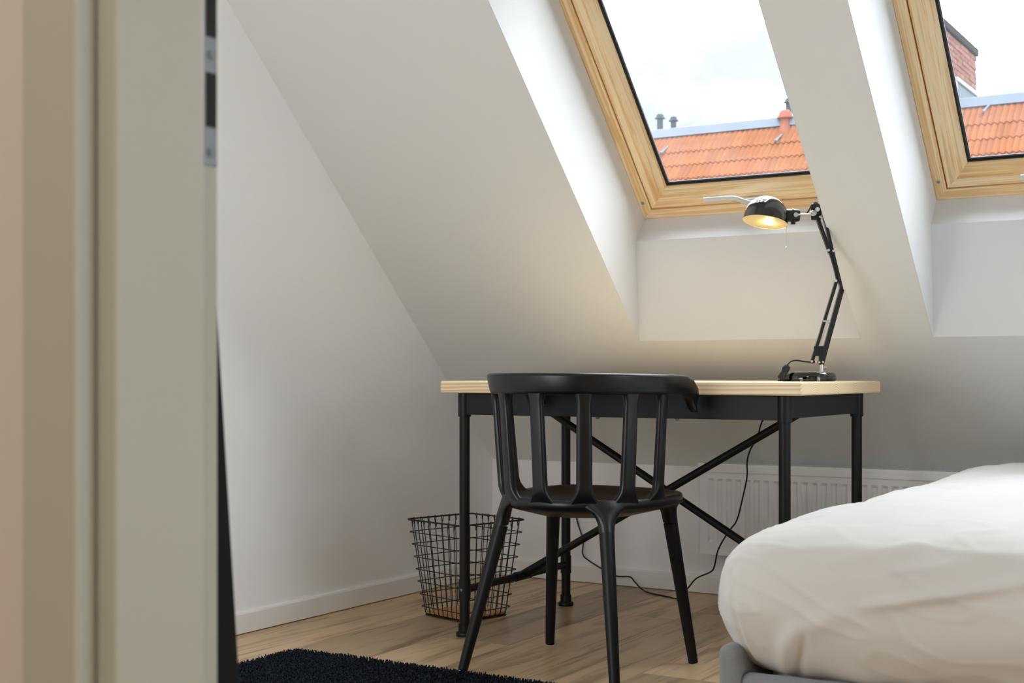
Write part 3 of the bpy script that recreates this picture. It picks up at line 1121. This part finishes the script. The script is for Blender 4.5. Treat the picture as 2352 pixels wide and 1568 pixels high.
# head joint, rod and socket
MB().lathe([(0.0005, -0.010), (0.0075, -0.010), (0.0090, -0.008), (0.0090, 0.008), (0.0075, 0.010), (0.0005, 0.010)], 20, mm((12, 0, 467)), axis=(0, 1, 0)).build('head_joint', M['silver'], lamp, smooth=40)
MB().cyl(mm((20, -10, 476)), mm((20, -18, 476)), 0.0062, n=16).cyl(mm((26, -14, 458)), mm((34, -14, 452)), 0.003, n=10).build('wing_nut', M['silver'], lamp, smooth=40)
MB().box(0.006, 0.034, -0.005, 0.005, 0.448, 0.494).build('head_bracket', M['lamp_black'], lamp, bevel=0.004)
MB().cyl(mm((-26, -4, 461)), mm((12, -4, 465)), 0.0036, n=12).build('head_rod', M['silver'], lamp, smooth=40)
MB().cyl(mm((-40, -20, 461)), mm((-40, -15, 461)), 0.0062, n=18).cyl(mm((-40, -17, 461)), mm((-14, -10, 463)), 0.0032, n=10).build('clamp_screw', M['silver'], lamp, smooth=40)
sk = MB().lathe([(0.0005, -0.016), (0.0165, -0.016), (0.0175, -0.012), (0.0175, 0.004), (0.0195, 0.0045), (0.0195, 0.009), (0.0175, 0.0095), (0.0175, 0.018), (0.0160, 0.026), (0.0005, 0.028)], 28, mm((-53, 0, 461)), axis=(1, 0, -0.03)).build('socket', M['lamp_black'], lamp, smooth=40)
MB().box(-0.050, -0.038, -0.006, 0.006, 0.436, 0.447).build('socket_clamp', M['lamp_black'], sk, bevel=0.002)
# dome shade, enamelled outside and inside
ax = Vector((math.sin(11 * D2R), math.sin(9 * D2R), 1)).normalized()
RS = 0.062
o_prof = [(RS + 0.0006, 0.0)]
prof_s = [(RS, -0.001), (RS + 0.0008, 0.0)]
nseg = 18
for k in range(1, nseg + 1):
    t = k / nseg
    a = t * 88 * D2R
    prof_s.append((max(0.0012, RS * math.cos(a) ** 0.92), 0.010 * min(1, t * 4) + 0.062 * math.sin(a)))
outer = prof_s[1:]
inner = [(max(0.0008, r - 0.0014), z - 0.0012) for r, z in outer][::-1]
c0 = mm((-122, 0, 443))
MB().lathe(outer, 48, c0, axis=ax).build('shade', M['gloss_black'], lamp, smooth=60)
M['shade_in'] = plain('cream_enamel_shade_lining', srgb(246, 224, 160), 0.4, var=0.02)
MB().lathe(inner + [(RS - 0.0004, -0.0005), (RS + 0.0006, -0.0003)], 48, c0, axis=ax).build('shade_lining', M['shade_in'], lamp, smooth=60)
# bulb, lit
m, nt, b = new_mat('lit_warm_bulb')
b.inputs['Base Color'].default_value = (1, 0.9, 0.7, 1)
b.inputs['Emission Color'].default_value = (1.0, 0.74, 0.38, 1)
b.inputs['Emission Strength'].default_value = 120.0
M['bulb'] = m
bc = Vector(c0) + ax * 0.016 + Vector((0.010, 0, 0))
MB().lathe([(0.0005, -0.0235), (0.010, -0.0216), (0.019, -0.0145), (0.0235, -0.003), (0.0225, 0.008), (0.017, 0.018), (0.011, 0.028), (0.011, 0.034)], 28, bc, axis=ax).build('bulb', M['bulb'], lamp, smooth=60)
# pull rod with ball
MB().cyl(mm((-64, -2, 433)), mm((-63, -2, 375)), 0.0011, n=8).build('pull_rod', M['silver'], lamp, smooth=40)
MB().lathe([(0.0003, -0.0032), (0.0023, -0.0022), (0.0032, 0), (0.0023, 0.0022), (0.0003, 0.0032)], 14, mm((-63, -2, 372))).build('pull_ball', M['silver'], lamp, smooth=60)
# cable: loop at the head, tail with inline switch, cord over the back of the desk to the wall
MB().tube([p / 1000 for p in catmull([(-8, 4, 463), (2, 4, 478), (10, 4, 492), (20, 4, 497), (28, 4, 492), (32, 4, 482), (34, 4, 470)], 6)], 0.0021, 8).build('head_cable', M['cord'], lamp, smooth=60)
tail = MB().tube([p / 1000 for p in catmull([(6, 0, 53), (-16, -8, 55), (-38, -18, 58), (-56, -30, 55), (-66, -38, 47), (-69, -40, 38)], 6)], 0.0021, 8).build('cable', M['cord'], lamp, smooth=60)
sw = MB()
ra = Vector(mm((-67, -40, 44)))
rb = Vector(mm((-88, -44, 5.5)))
t = (rb - ra).normalized()
s = Vector((t.z, 0, -t.x)).normalized()
y_ = t.cross(s)
rings = []
for f_, w_, d_ in ((0, 5, 4), (0.06, 9, 6), (0.32, 10.5, 7), (0.42, 8.5, 6.5), (0.55, 8.0, 6.5), (0.66, 9.5, 7), (0.93, 10.5, 7), (1.0, 7, 5)):
    c = ra.lerp(rb, f_)
    rings.append([c + s * (u / 1000) + y_ * (v / 1000) for u, v in rrect(w_, d_, 3)])
sw.loft(rings).build('cord_switch', M['cord'], lamp, smooth=50)


def to_lamp(p):
    a = -31.2 * D2R
    x, y, z = p[0] + 1.2434, p[1] - 3.65, p[2] - TZ
    return (x * math.cos(a) - y * math.sin(a), x * math.sin(a) + y * math.cos(a), z)


cordw = [(-1.296, 3.570, 0.7530), (-1.312, 3.60, 0.7530), (-1.333, 3.66, 0.7530), (-1.336, 3.75, 0.7530), (-1.345, 3.88, 0.7530), (-1.372, 3.985, 0.7530), (-1.385, 4.003, 0.745), (-1.445, 4.012, 0.70),
         (-1.518, 4.03, 0.632), (-1.546, 4.047, 0.572), (-1.578, 4.065, 0.527), (-1.594, 4.082, 0.488), (-1.601, 4.099, 0.441), (-1.625, 4.117, 0.362), (-1.65, 4.134, 0.295), (-1.687, 4.151, 0.253),
         (-1.728, 4.168, 0.192), (-1.749, 4.186, 0.134), (-1.77, 4.203, 0.111), (-1.828, 4.22, 0.083), (-1.867, 4.238, 0.045), (-1.914, 4.255, 0.0035), (-1.953, 4.27, 0.003), (-2.041, 4.31, 0.003),
         (-2.086, 4.34, 0.007), (-2.136, 4.38, 0.025), (-2.167, 4.40, 0.039), (-2.226, 4.405, 0.037), (-2.287, 4.41, 0.059), (-2.342, 4.412, 0.085), (-2.367, 4.415, 0.107), (-2.365, 4.415, 0.155),
         (-2.392, 4.42, 0.224), (-2.396, 4.415, 0.272), (-2.385, 4.40, 0.302)]
MB().tube([Vector(to_lamp(p)) for p in catmull(cordw, 5)], 0.0026, 8).build('power_cord', M['cord'], lamp, smooth=60)
pg = MB().lathe([(0.004, 0), (0.014, 0.006), (0.017, 0.02), (0.017, 0.03), (0.0005, 0.031)], 18, to_lamp((-2.385, 4.396, 0.306)), axis=(math.sin(31.2 * D2R), math.cos(31.2 * D2R), 0)).build('wall_plug', M['cord'], lamp, smooth=40)

# ------------------------------------------------------------------ radiator
RX0, RX1, RY, RZ0, RZ1 = -1.872, -0.50, 4.330, 0.150, 0.464
rad = empty('radiator', (RX0, RY, 0), label='white panel radiator with fluted front fixed to the knee wall', cat='radiator')
RW = RX1 - RX0
PITCH = 0.0333
mb = MB()
xs_ = [0.006, 0.034]
nfl = int((RW - 0.08) / PITCH)
zt, zb_ = 0.412, 0.192
prof = []
x = 0.036
while x < RW - 0.05:
    prof += [(x, 0), (x + 0.005, 1), (x + 0.0165, 1), (x + 0.0215, 0)]
    x += PITCH
prof = [(0.006, 0)] + prof + [(RW - 0.006, 0)]
rows = [(RZ0 + 0.004, 0), (zb_, 0), (zb_ + 0.009, 1), (zt - 0.009, 1), (zt, 0), (RZ1 - 0.030, 0)]
rings = []
for z, on in rows:
    rings.append([(px, 0.005 + 0.0075 * on * q, z) for px, q in prof])
vs = [p for r in rings for p in r]
n = len(prof)
fs = [(i * n + j, i * n + j + 1, (i + 1) * n + j + 1, (i + 1) * n + j) for i in range(len(rows) - 1) for j in range(n - 1)]
mb.add(vs, fs)
mb.build('front_panel', M['radiator'], rad, smooth=25)
MB().box(0.004, RW - 0.004, 0.0155, 0.080, RZ0 + 0.004, RZ1 - 0.012).build('core', M['radiator_dark'], rad)
for xa in (0.0, RW - 0.006):
    MB().box(xa, xa + 0.006, 0.0, 0.092, RZ0, RZ1).build('side_panel', M['radiator'], rad, bevel=0.002)
MB().box(0.006, RW - 0.006, 0.001, 0.007, RZ0, RZ0 + 0.008).build('bottom_edge', M['radiator'], rad, bevel=0.001)
MB().box(0.006, RW - 0.006, 0.0005, 0.010, RZ1 - 0.032, RZ1 - 0.006).build('top_edge', M['radiator'], rad, bevel=0.003)
gr = MB()
gr.box(0.0, RW, 0.002, 0.018, RZ1 - 0.008, RZ1)
gr.box(0.0, RW, 0.078, 0.092, RZ1 - 0.008, RZ1)
x = 0.04
gr.box(0.0, x, 0.018, 0.078, RZ1 - 0.007, RZ1 - 0.0005)
while x < RW - 0.05:
    gr.box(x + 0.0085, x + 0.0145, 0.018, 0.078, RZ1 - 0.007, RZ1 - 0.0005)
    x += 0.0145
gr.box(x, RW, 0.018, 0.078, RZ1 - 0.007, RZ1 - 0.0005)
tag(gr.build('top_grille', M['radiator'], rad), kind='stuff')

# ------------------------------------------------------------------ rug
rug = MB()
RGX0, RGX1, RGY0, RGY1 = -2.457, -1.02, 1.45, 2.903
rr = [(x + (RGX0 + RGX1) / 2, y + (RGY0 + RGY1) / 2) for x, y in rrect((RGX1 - RGX0) / 2 - 0.004, (RGY1 - RGY0) / 2 - 0.004, 6, 0.03)]
rug_o = rug.loft([[(x, y, 0.0005) for x, y in rr], [(x, y, 0.004) for x, y in rr]]).build('rug', M['rugbase'])
tag(rug_o, 'dark navy shaggy rug on the floor beside the chair', 'rug')
rng = np.random.default_rng(5)
sp = 0.0052
gx, gy = np.meshgrid(np.arange(RGX0, RGX1, sp), np.arange(RGY0, RGY1, sp))
gx = gx.ravel() + rng.uniform(-0.5, 0.5, gx.size) * sp
gy = gy.ravel() + rng.uniform(-0.5, 0.5, gy.size) * sp
# rounded corners
cxm, cym = (RGX0 + RGX1) / 2, (RGY0 + RGY1) / 2
dx = np.abs(gx - cxm) - (RGX1 - RGX0) / 2 + 0.035
dy = np.abs(gy - cym) - (RGY1 - RGY0) / 2 + 0.035
keep = ~((dx > 0) & (dy > 0) & (dx * dx + dy * dy > 0.035 ** 2))
gx, gy = gx[keep], gy[keep]
nt_ = gx.size
ang = rng.uniform(0, 2 * np.pi, nt_)
lean = rng.uniform(0.0005, 0.006, nt_)
la = rng.uniform(0, 2 * np.pi, nt_)
hgt = rng.uniform(0.009, 0.0145, nt_)
V = np.zeros((nt_, 6, 3), np.float32)
for k in range(3):
    a = ang + k * 2 * np.pi / 3
    V[:, k, 0] = gx + 0.0021 * np.cos(a)
    V[:, k, 1] = gy + 0.0021 * np.sin(a)
    V[:, k, 2] = 0.003
    V[:, 3 + k, 0] = gx + 0.0019 * np.cos(a) + lean * np.cos(la)
    V[:, 3 + k, 1] = gy + 0.0019 * np.sin(a) + lean * np.sin(la)
    V[:, 3 + k, 2] = hgt + 0.0006 * np.cos(a - la)
base = (np.arange(nt_) * 6)[:, None]
F = np.concatenate([base + np.array([[0, 1, 4, 3]]), base + np.array([[1, 2, 5, 4]]), base + np.array([[2, 0, 3, 5]])], 0)
T = base + np.array([[3, 4, 5]])
me = bpy.data.meshes.new('pile')
me.vertices.add(nt_ * 6)
me.vertices.foreach_set('co', V.ravel())
nl = F.size + T.size
me.loops.add(nl)
me.loops.foreach_set('vertex_index', np.concatenate([F.ravel(), T.ravel()]).astype(np.int32))
me.polygons.add(len(F) + len(T))
ls = np.concatenate([np.arange(len(F)) * 4, F.size + np.arange(len(T)) * 3]).astype(np.int32)
me.polygons.foreach_set('loop_start', ls)
me.update(calc_edges=True)
me.materials.append(M['pile'])
po = bpy.data.objects.new('pile', me)
col.objects.link(po)
po.parent = rug_o
po['kind'] = 'stuff'

# ------------------------------------------------------------------ bed and duvet
BX0, BX1, BY0, BY1 = -0.930, 0.72, 2.235, 4.27
bed = empty('bed', (BX0, BY0, 0), label='grey upholstered bed standing by the radiator', cat='bed')
BW, BL = BX1 - BX0, BY1 - BY0
for xa in (0.0, BW - 0.040):
    MB().box(xa, xa + 0.040, 0.0, BL, 0.06, 0.292).build('side_rail', M['bedfab'], bed, bevel=0.017, segs=5)
MB().box(0.036, BW - 0.036, 0.010, 0.050, 0.06, 0.243).build('foot_rail', M['bedfab'], bed, bevel=0.018, segs=5)
MB().box(0.050, BW - 0.050, BL - 0.06, BL, 0.06, 0.292).build('head_rail', M['bedfab'], bed, bevel=0.018, segs=5)
for lx in (0.03, BW - 0.03):
    for ly in (0.05, BL - 0.05):
        MB().cyl((lx, ly, 0), (lx, ly, 0.07), 0.018, 0.022, 16).build('leg', M['chair_leg'], bed, smooth=40)
MB().box(0.062, BW - 0.062, 0.075, BL - 0.065, 0.12, 0.385).build('mattress', M['sheet'], bed, bevel=0.05, segs=5)

# duvet: rings of a rounded rectangle from the tucked hem over the bulge to the top
DX0, DX1, DY0, DY1 = -0.952, 0.742, 2.218, 4.245


def plan(f, inset, rc):
    """point on the rounded outline at arc fraction f, plus outward normal"""
    x0, x1, y0, y1 = DX0 + inset, DX1 - inset, DY0 + inset, DY1 - inset
    rc = min(rc, (x1 - x0) / 2 - 0.001, (y1 - y0) / 2 - 0.001)
    lx, ly = x1 - x0 - 2 * rc, y1 - y0 - 2 * rc
    # every ring uses the same parameter split, so that points stay in step
    seg = [('l', 0.36), ('a', 0.05), ('l', 0.27), ('a', 0.03), ('l', 0.09), ('a', 0.02), ('l', 0.12), ('a', 0.06)]
    return x0, x1, y0, y1, rc, lx, ly


segs_ = [300, 20, 40, 10, 40, 10, 150, 44]     # front, corner, right, corner, back, corner, left, corner


def ring_pts(inset, rc):
    x0, x1, y0, y1, rc, lx, ly = plan(0, inset, rc)
    pts, nr_ = [], []

    def line(a, b2, n_, nv):
        for k in range(n_):
            t = k / n_
            pts.append((lerp(a[0], b2[0], t), lerp(a[1], b2[1], t)))
            nr_.append(nv)

    def arc(c, a0, n_):
        for k in range(n_):
            a = (a0 + 90 * k / n_) * D2R
            pts.append((c[0] + rc * math.cos(a), c[1] + rc * math.sin(a)))
            nr_.append((math.cos(a), math.sin(a)))
    line((x0 + rc, y0), (x1 - rc, y0), segs_[0], (0, -1))
    arc((x1 - rc, y0 + rc), -90, segs_[1])
    line((x1, y0 + rc), (x1, y1 - rc), segs_[2], (1, 0))
    arc((x1 - rc, y1 - rc), 0, segs_[3])
    line((x1 - rc, y1), (x0 + rc, y1), segs_[4], (0, 1))
    arc((x0 + rc, y1 - rc), 90, segs_[5])
    line((x0, y1 - rc), (x0, y0 + rc), segs_[6], (-1, 0))
    arc((x0 + rc, y0 + rc), 180, segs_[7])
    return pts, nr_


prof_key = [(0.085, 0.236), (0.060, 0.246), (0.034, 0.270), (0.015, 0.302), (0.004, 0.335), (0.000, 0.365), (0.002, 0.396), (0.008, 0.424), (0.020, 0.450), (0.040, 0.472), (0.068, 0.488), (0.105, 0.499), (0.15, 0.506),
            (0.21, 0.512), (0.29, 0.517), (0.39, 0.520), (0.51, 0.521), (0.65, 0.521), (0.78, 0.521), (0.845, 0.521)]
pk = catmull([(a, 0, z) for a, z in prof_key], 6)


def seg_dist(p, a, b2):
    ap = (p[0] - a[0], p[1] - a[1])
    ab = (b2[0] - a[0], b2[1] - a[1])
    L2 = ab[0] ** 2 + ab[1] ** 2
    t = max(0, min(1, (ap[0] * ab[0] + ap[1] * ab[1]) / L2))
    return math.hypot(ap[0] - ab[0] * t, ap[1] - ab[1] * t), t


# creases on the foot side, in (x, z) of the front
CREASES = [((-0.66, 0.385), (-0.40, 0.445), 0.010, 0.010), ((-0.40, 0.445), (-0.05, 0.475), 0.010, 0.013), ((-0.905, 0.42), (-0.880, 0.27), 0.006, -0.008), ((-0.893, 0.42), (-0.868, 0.27), 0.010, 0.006),
           ((-0.790, 0.325), (-0.820, 0.240), 0.016, 0.010), ((-0.768, 0.325), (-0.800, 0.240), 0.009, -0.008), ((-0.80, 0.31), (-0.70, 0.37), 0.02, 0.007), ((-0.25, 0.42), (-0.05, 0.30), 0.03, 0.010),
           ((-0.55, 0.30), (-0.30, 0.38), 0.05, 0.009), ((-0.84, 0.462), (-0.66, 0.470), 0.010, 0.006), ((-0.72, 0.452), (-0.58, 0.478), 0.008, 0.006), ((-0.62, 0.445), (-0.50, 0.462), 0.007, 0.005),
           ((-0.52, 0.470), (-0.38, 0.480), 0.008, 0.005), ((-0.35, 0.44), (-0.15, 0.40), 0.02, 0.007)]
rings = []
for i, q in enumerate(pk):
    inset, z = q.x, q.z
    rc = max(0.02, 0.105 - inset * 0.25) if inset < 0.3 else 0.04
    pts, nr_ = ring_pts(inset, rc)
    ring = []
    topw = sstep((z - 0.44) / 0.06)
    sidew = 1 - topw
    hemw = sstep((0.30 - z) / 0.06)
    for (x, y), (nx, ny) in zip(pts, nr_):
        v = Vector((x, y, z))
        big = noise.noise(Vector((x * 3.1, y * 2.7, z * 4.0)))
        midn = noise.noise(Vector((x * 9.0 + 5, y * 8.0, z * 14.0)))
        # thin creases that run with the cloth
        wr = noise.noise(Vector((x * 6 + y * 15 + 9, y * 5 - x * 3, z * 22 + x * 6)))
        cre = (1 - min(1, abs(wr) * 5)) ** 2
        d = 0.010 * big + 0.0035 * midn + 0.0022 * cre
        # gathers at the tucked hem
        d += hemw * 0.012 * noise.noise(Vector((x * 17, y * 17, 3.3)))
        if ny < -0.3:
            for a, b2, wd, am in CREASES:
                ds, t = seg_dist((x, z), a, b2)
                d += am * math.exp(-(ds / wd) ** 2) * (0.35 + 0.65 * math.sin(math.pi * (0.1 + 0.8 * t)))
        n3 = Vector((nx * sidew, ny * sidew, topw))
        v += n3 * d
        v.z += topw * (0.004 * sstep((y - 2.6) / 1.3) + 0.012 * noise.noise(Vector((x * 2.2 + 3, y * 2.0, 1.0))))
        ring.append(v)
    rings.append(ring)
mb = MB().loft(rings)
duv = mb.build('duvet', M['duvet'], smooth=70)
tag(duv, 'puffy plain white duvet covering the grey bed', 'duvet')

# ------------------------------------------------------------------ black panel leaning beside the door
mir = empty('leaning_panel', (-0.85, 0.968, 0), (4.85 * D2R, 0, 0), 'tall black panel leaning just inside the door jamb', 'panel')
MB().box(-0.06, 0.0, -0.034, 0.0, 0, 1.72).build('frame_stile', M['bulkhead'], mir, bevel=0.002)
MB().box(-0.62, -0.56, -0.034, 0.0, 0, 1.72).build('frame_stile', M['bulkhead'], mir, bevel=0.002)
MB().box(-0.56, -0.06, -0.034, 0.0, 0, 0.06).build('frame_rail', M['bulkhead'], mir, bevel=0.002)
MB().box(-0.56, -0.06, -0.034, 0.0, 1.66, 1.72).build('frame_rail', M['bulkhead'], mir, bevel=0.002)
MB().box(-0.565, -0.055, -0.020, -0.010, 0.055, 1.665).build('infill', M['bulkhead'], mir)

# ------------------------------------------------------------------ roof across the street
RGY, RGZ = 20.5, 4.74
SLP = 45 * D2R
house = empty('neighbour_house', (-6.5, RGY, 0), label='house opposite with orange clay tile roof seen through both skylights', cat='house')


def hp(x, s, n=0.0):
    """roof plane point in house space: x along the ridge, s metres down the slope, n out of the plane"""
    return (x, -s * math.cos(SLP) - n * math.sin(SLP), RGZ - s * math.sin(SLP) + n * math.cos(SLP))


X0h, X1h = -9.0, 11.0
mb = MB()
mb.loft([[hp(X0h, 0), hp(X1h, 0), hp(X1h, 6.2), hp(X0h, 6.2)], [hp(X0h, 0, -0.08), hp(X1h, 0, -0.08), hp(X1h, 6.2, -0.08), hp(X0h, 6.2, -0.08)]])
mb.add([(X0h, 0.0, RGZ - 0.1), (X1h, 0.0, RGZ - 0.1), (X1h, 4.4, RGZ - 4.5), (X0h, 4.4, RGZ - 4.5)], [(0, 1, 2, 3)])
mb.build('roof_deck', M['mortar'], house)
MB().box(X0h + 0.3, X1h - 0.3, -4.1, 4.1, -12, RGZ - 4.3).build('wall', M['whitetrim'], house)
TWD, EXP, TLEN = 0.176, 0.360, 0.40


def tile_geo():
    n = 12
    mb = MB()
    rings = []
    for s, lift in ((0.0, 0.012), (TLEN, 0.030)):
        topl, botl = [], []
        for k in range(n + 1):
            x = TWD * k / n
            w = 0.032 * (0.5 - 0.5 * math.cos(4 * math.pi * k / n))
            topl.append((x, s, lift + w + 0.008))
            botl.append((x, s, lift + w - 0.006))
        rings.append(topl + botl[::-1])
    mb.loft(rings)
    return mb


tg = tile_geo()
tile_me = bpy.data.meshes.new('roof_tile')
tile_me.from_pydata([tuple(Vector(hp(v[0], v[1], v[2])) - Vector(hp(0, 0, 0))) for v in tg.v], [], tg.f)
tile_me.materials.append(M['tile'])
tile_me.shade_smooth()
tile_me.set_sharp_from_angle(angle=50 * D2R)
deck = house
ROW_OFF = -0.144
rest = MB()
ntile = 0
for r in range(17):
    s0 = ROW_OFF + EXP * r
    c = 0
    x = X0h
    while x < X1h:
        xw = x - 6.5
        o_ = Vector(hp(x, s0)) - Vector(hp(0, 0)) + Vector(hp(0, 0))
        if -10.1 < xw < -3.2 and r < 7:
            t = bpy.data.objects.new('roof_tile', tile_me)
            col.objects.link(t)
            t.parent = house
            if r == 0:
                o_ = Vector(hp(x, 0.02))
                t.scale = (1, 0.59, 0.59)
            t.location = o_ + Vector((0, random.uniform(-1, 1) * 0.002, random.uniform(-1, 1) * 0.003))
            ntile += 1
        else:
            kk = Vector((1, 0.59, 0.59)) if r == 0 else Vector((1, 1, 1))
            if r == 0:
                o_ = Vector(hp(x, 0.02))
            rest.add([tuple(Vector((v.co.x * kk.x, v.co.y * kk.y, v.co.z * kk.z)) + o_) for v in tile_me.vertices], [tuple(p.vertices) for p in tile_me.polygons])
        x += TWD
rt = rest.build('roof_tile_field', M['tile'], house, smooth=50)
rt['kind'] = 'stuff'
# ridge flashing
mb = MB()
mb.loft([[(X0h, -0.16, RGZ - 0.075), (X0h, -0.10, RGZ + 0.07), (X0h, 0.0, RGZ + 0.095), (X0h, 0.12, RGZ + 0.03), (X0h, 0.12, RGZ - 0.1)],
         [(X1h, -0.16, RGZ - 0.075), (X1h, -0.10, RGZ + 0.07), (X1h, 0.0, RGZ + 0.095), (X1h, 0.12, RGZ + 0.03), (X1h, 0.12, RGZ - 0.1)]])
mb.build('ridge_flashing', M['zinc'], house)
# snow hooks on the tiles
for xw, s_ in ((-9.276, 0.573), (-7.349, 0.539), (-4.287, 0.30)):
    x = xw + 6.5
    MB().tube([Vector(p) for p in catmull([hp(x + 0.05, s_ - 0.13, 0.060), hp(x + 0.02, s_ - 0.05, 0.062), hp(x, s_ + 0.03, 0.066), hp(x, s_ + 0.08, 0.078), hp(x + 0.01, s_ + 0.10, 0.110), hp(x + 0.02, s_ + 0.095, 0.135)], 4)], 0.017, 8).build('snow_hook', M['zinc'], house, smooth=60)


# vent pipes behind the ridge
def vent(label, x, y, z0, zt, r, mat, cat='chimney pipe', name='vent_pipe', group=None):
    o = empty(name, (x, y, z0), label=label, cat=cat)
    h = zt - z0
    MB().lathe([(r, 0), (r, h - 0.075), (r * 0.98, h - 0.075)], 20).build('pipe', mat, o, smooth=40)
    MB().lathe([(r * 0.9, h - 0.085), (r * 1.75, h - 0.080), (r * 1.75, h - 0.066), (r * 1.25, h - 0.050), (r * 1.2, h - 0.022), (r * 0.85, h - 0.004), (0.002, h)], 20).build('cap', mat, o, smooth=40)
    return o


vent('taller dark grey vent pipe with cap on the opposite ridge', -9.65, 20.75, 4.45, 5.138, 0.050, M['slate'])
vent('shorter dark grey vent pipe with cap beside the taller one', -9.403, 20.75, 4.45, 5.072, 0.046, M['slate'])
vent('dark vent pipe half hidden behind the terracotta roof vent', -7.70, 21.6, 4.3, 5.35, 0.055, M['slate'])
tv = empty('roof_vent', (-7.32, 20.36, 4.46), label='terracotta mushroom vent on the opposite tiled roof', cat='roof vent')
MB().lathe([(0.105, -0.02), (0.10, 0.16), (0.075, 0.20), (0.072, 0.31), (0.0705, 0.31)], 24).build('stem', M['terracotta'], tv, smooth=40)
MB().lathe([(0.07, 0.30), (0.128, 0.315), (0.128, 0.335), (0.10, 0.375), (0.095, 0.41), (0.06, 0.445), (0.002, 0.455)], 24).build('cap', M['terracotta'], tv, smooth=40)

# brick fire wall behind the ridge
CX1, CY0, CY1, CZ1 = -5.035, 19.9, 23.2, 6.16
chim = empty('brick_chimney', (CX1, CY0, 4.2), label='broad weathered brick chimney rising behind the opposite ridge', cat='chimney')
H_ = CZ1 - 4.2
MB().box(-0.62, -0.012, 0.012, CY1 - CY0 - 0.012, 0, H_ - 0.13).build('core', M['mortar'], chim)
MB().box(-0.66, 0.035, -0.035, CY1 - CY0 + 0.035, H_ - 0.13, H_).build('coping', M['coping'], chim, bevel=0.02)
bl, bh, bd = 0.235, 0.068, 0.11
bm_ = MB().box(0, bd, 0, bl, 0, bh)
brick_me = bpy.data.meshes.new('brick')
brick_me.from_pydata(bm_.v, [], bm_.f)
brick_me.materials.append(M['brick'])
half_me = bpy.data.meshes.new('brick')
hb_ = MB().box(0, bd, 0, 0.112, 0, bh)
half_me.from_pydata(hb_.v, [], hb_.f)
half_me.materials.append(M['brick'])
zz, row = H_ - 0.13 - 0.078, 0
LY = CY1 - CY0
while zz > 0.35:
    y = 0.0
    first = row % 2 == 1
    while y < LY - 0.05:
        me_ = half_me if (first or LY - y < 0.23) else brick_me
        o = bpy.data.objects.new('brick', me_)
        col.objects.link(o)
        o.parent = chim
        o.location = (-bd + random.uniform(-0.006, 0.004), y, zz)
        y += (0.112 if me_ is half_me else bl) + 0.0105
        first = False
    # the gable end facing this house
    x = -0.1205
    k = 0
    while x > -0.60:
        small = (k == 0 and row % 2 == 0) or x - bl < -0.63
        o = bpy.data.objects.new('brick', half_me if small else brick_me)
        col.objects.link(o)
        o.parent = chim
        o.rotation_euler = (0, 0, math.pi / 2)
        o.location = (x, random.uniform(-0.004, 0.004), zz)
        x -= (0.112 if small else bl) + 0.0105
        k += 1
    zz -= 0.0785
    row += 1
lb = empty('roof_hatch', (CX1 + 0.02, 21.10, 4.3), label='low grey box with white trim at the foot of the brick chimney', cat='roof hatch')
MB().box(0, 0.14, 0, 1.50, 0, 0.92).build('box', M['leadbox'], lb, bevel=0.01)
MB().box(-0.01, 0.17, -0.03, 1.54, 0.92, 0.985).build('trim', M['whitetrim'], lb, bevel=0.01)
MB().box(0.0, 0.155, -0.03, 0.03, 0.2, 0.92).build('trim', M['whitetrim'], lb, bevel=0.01)
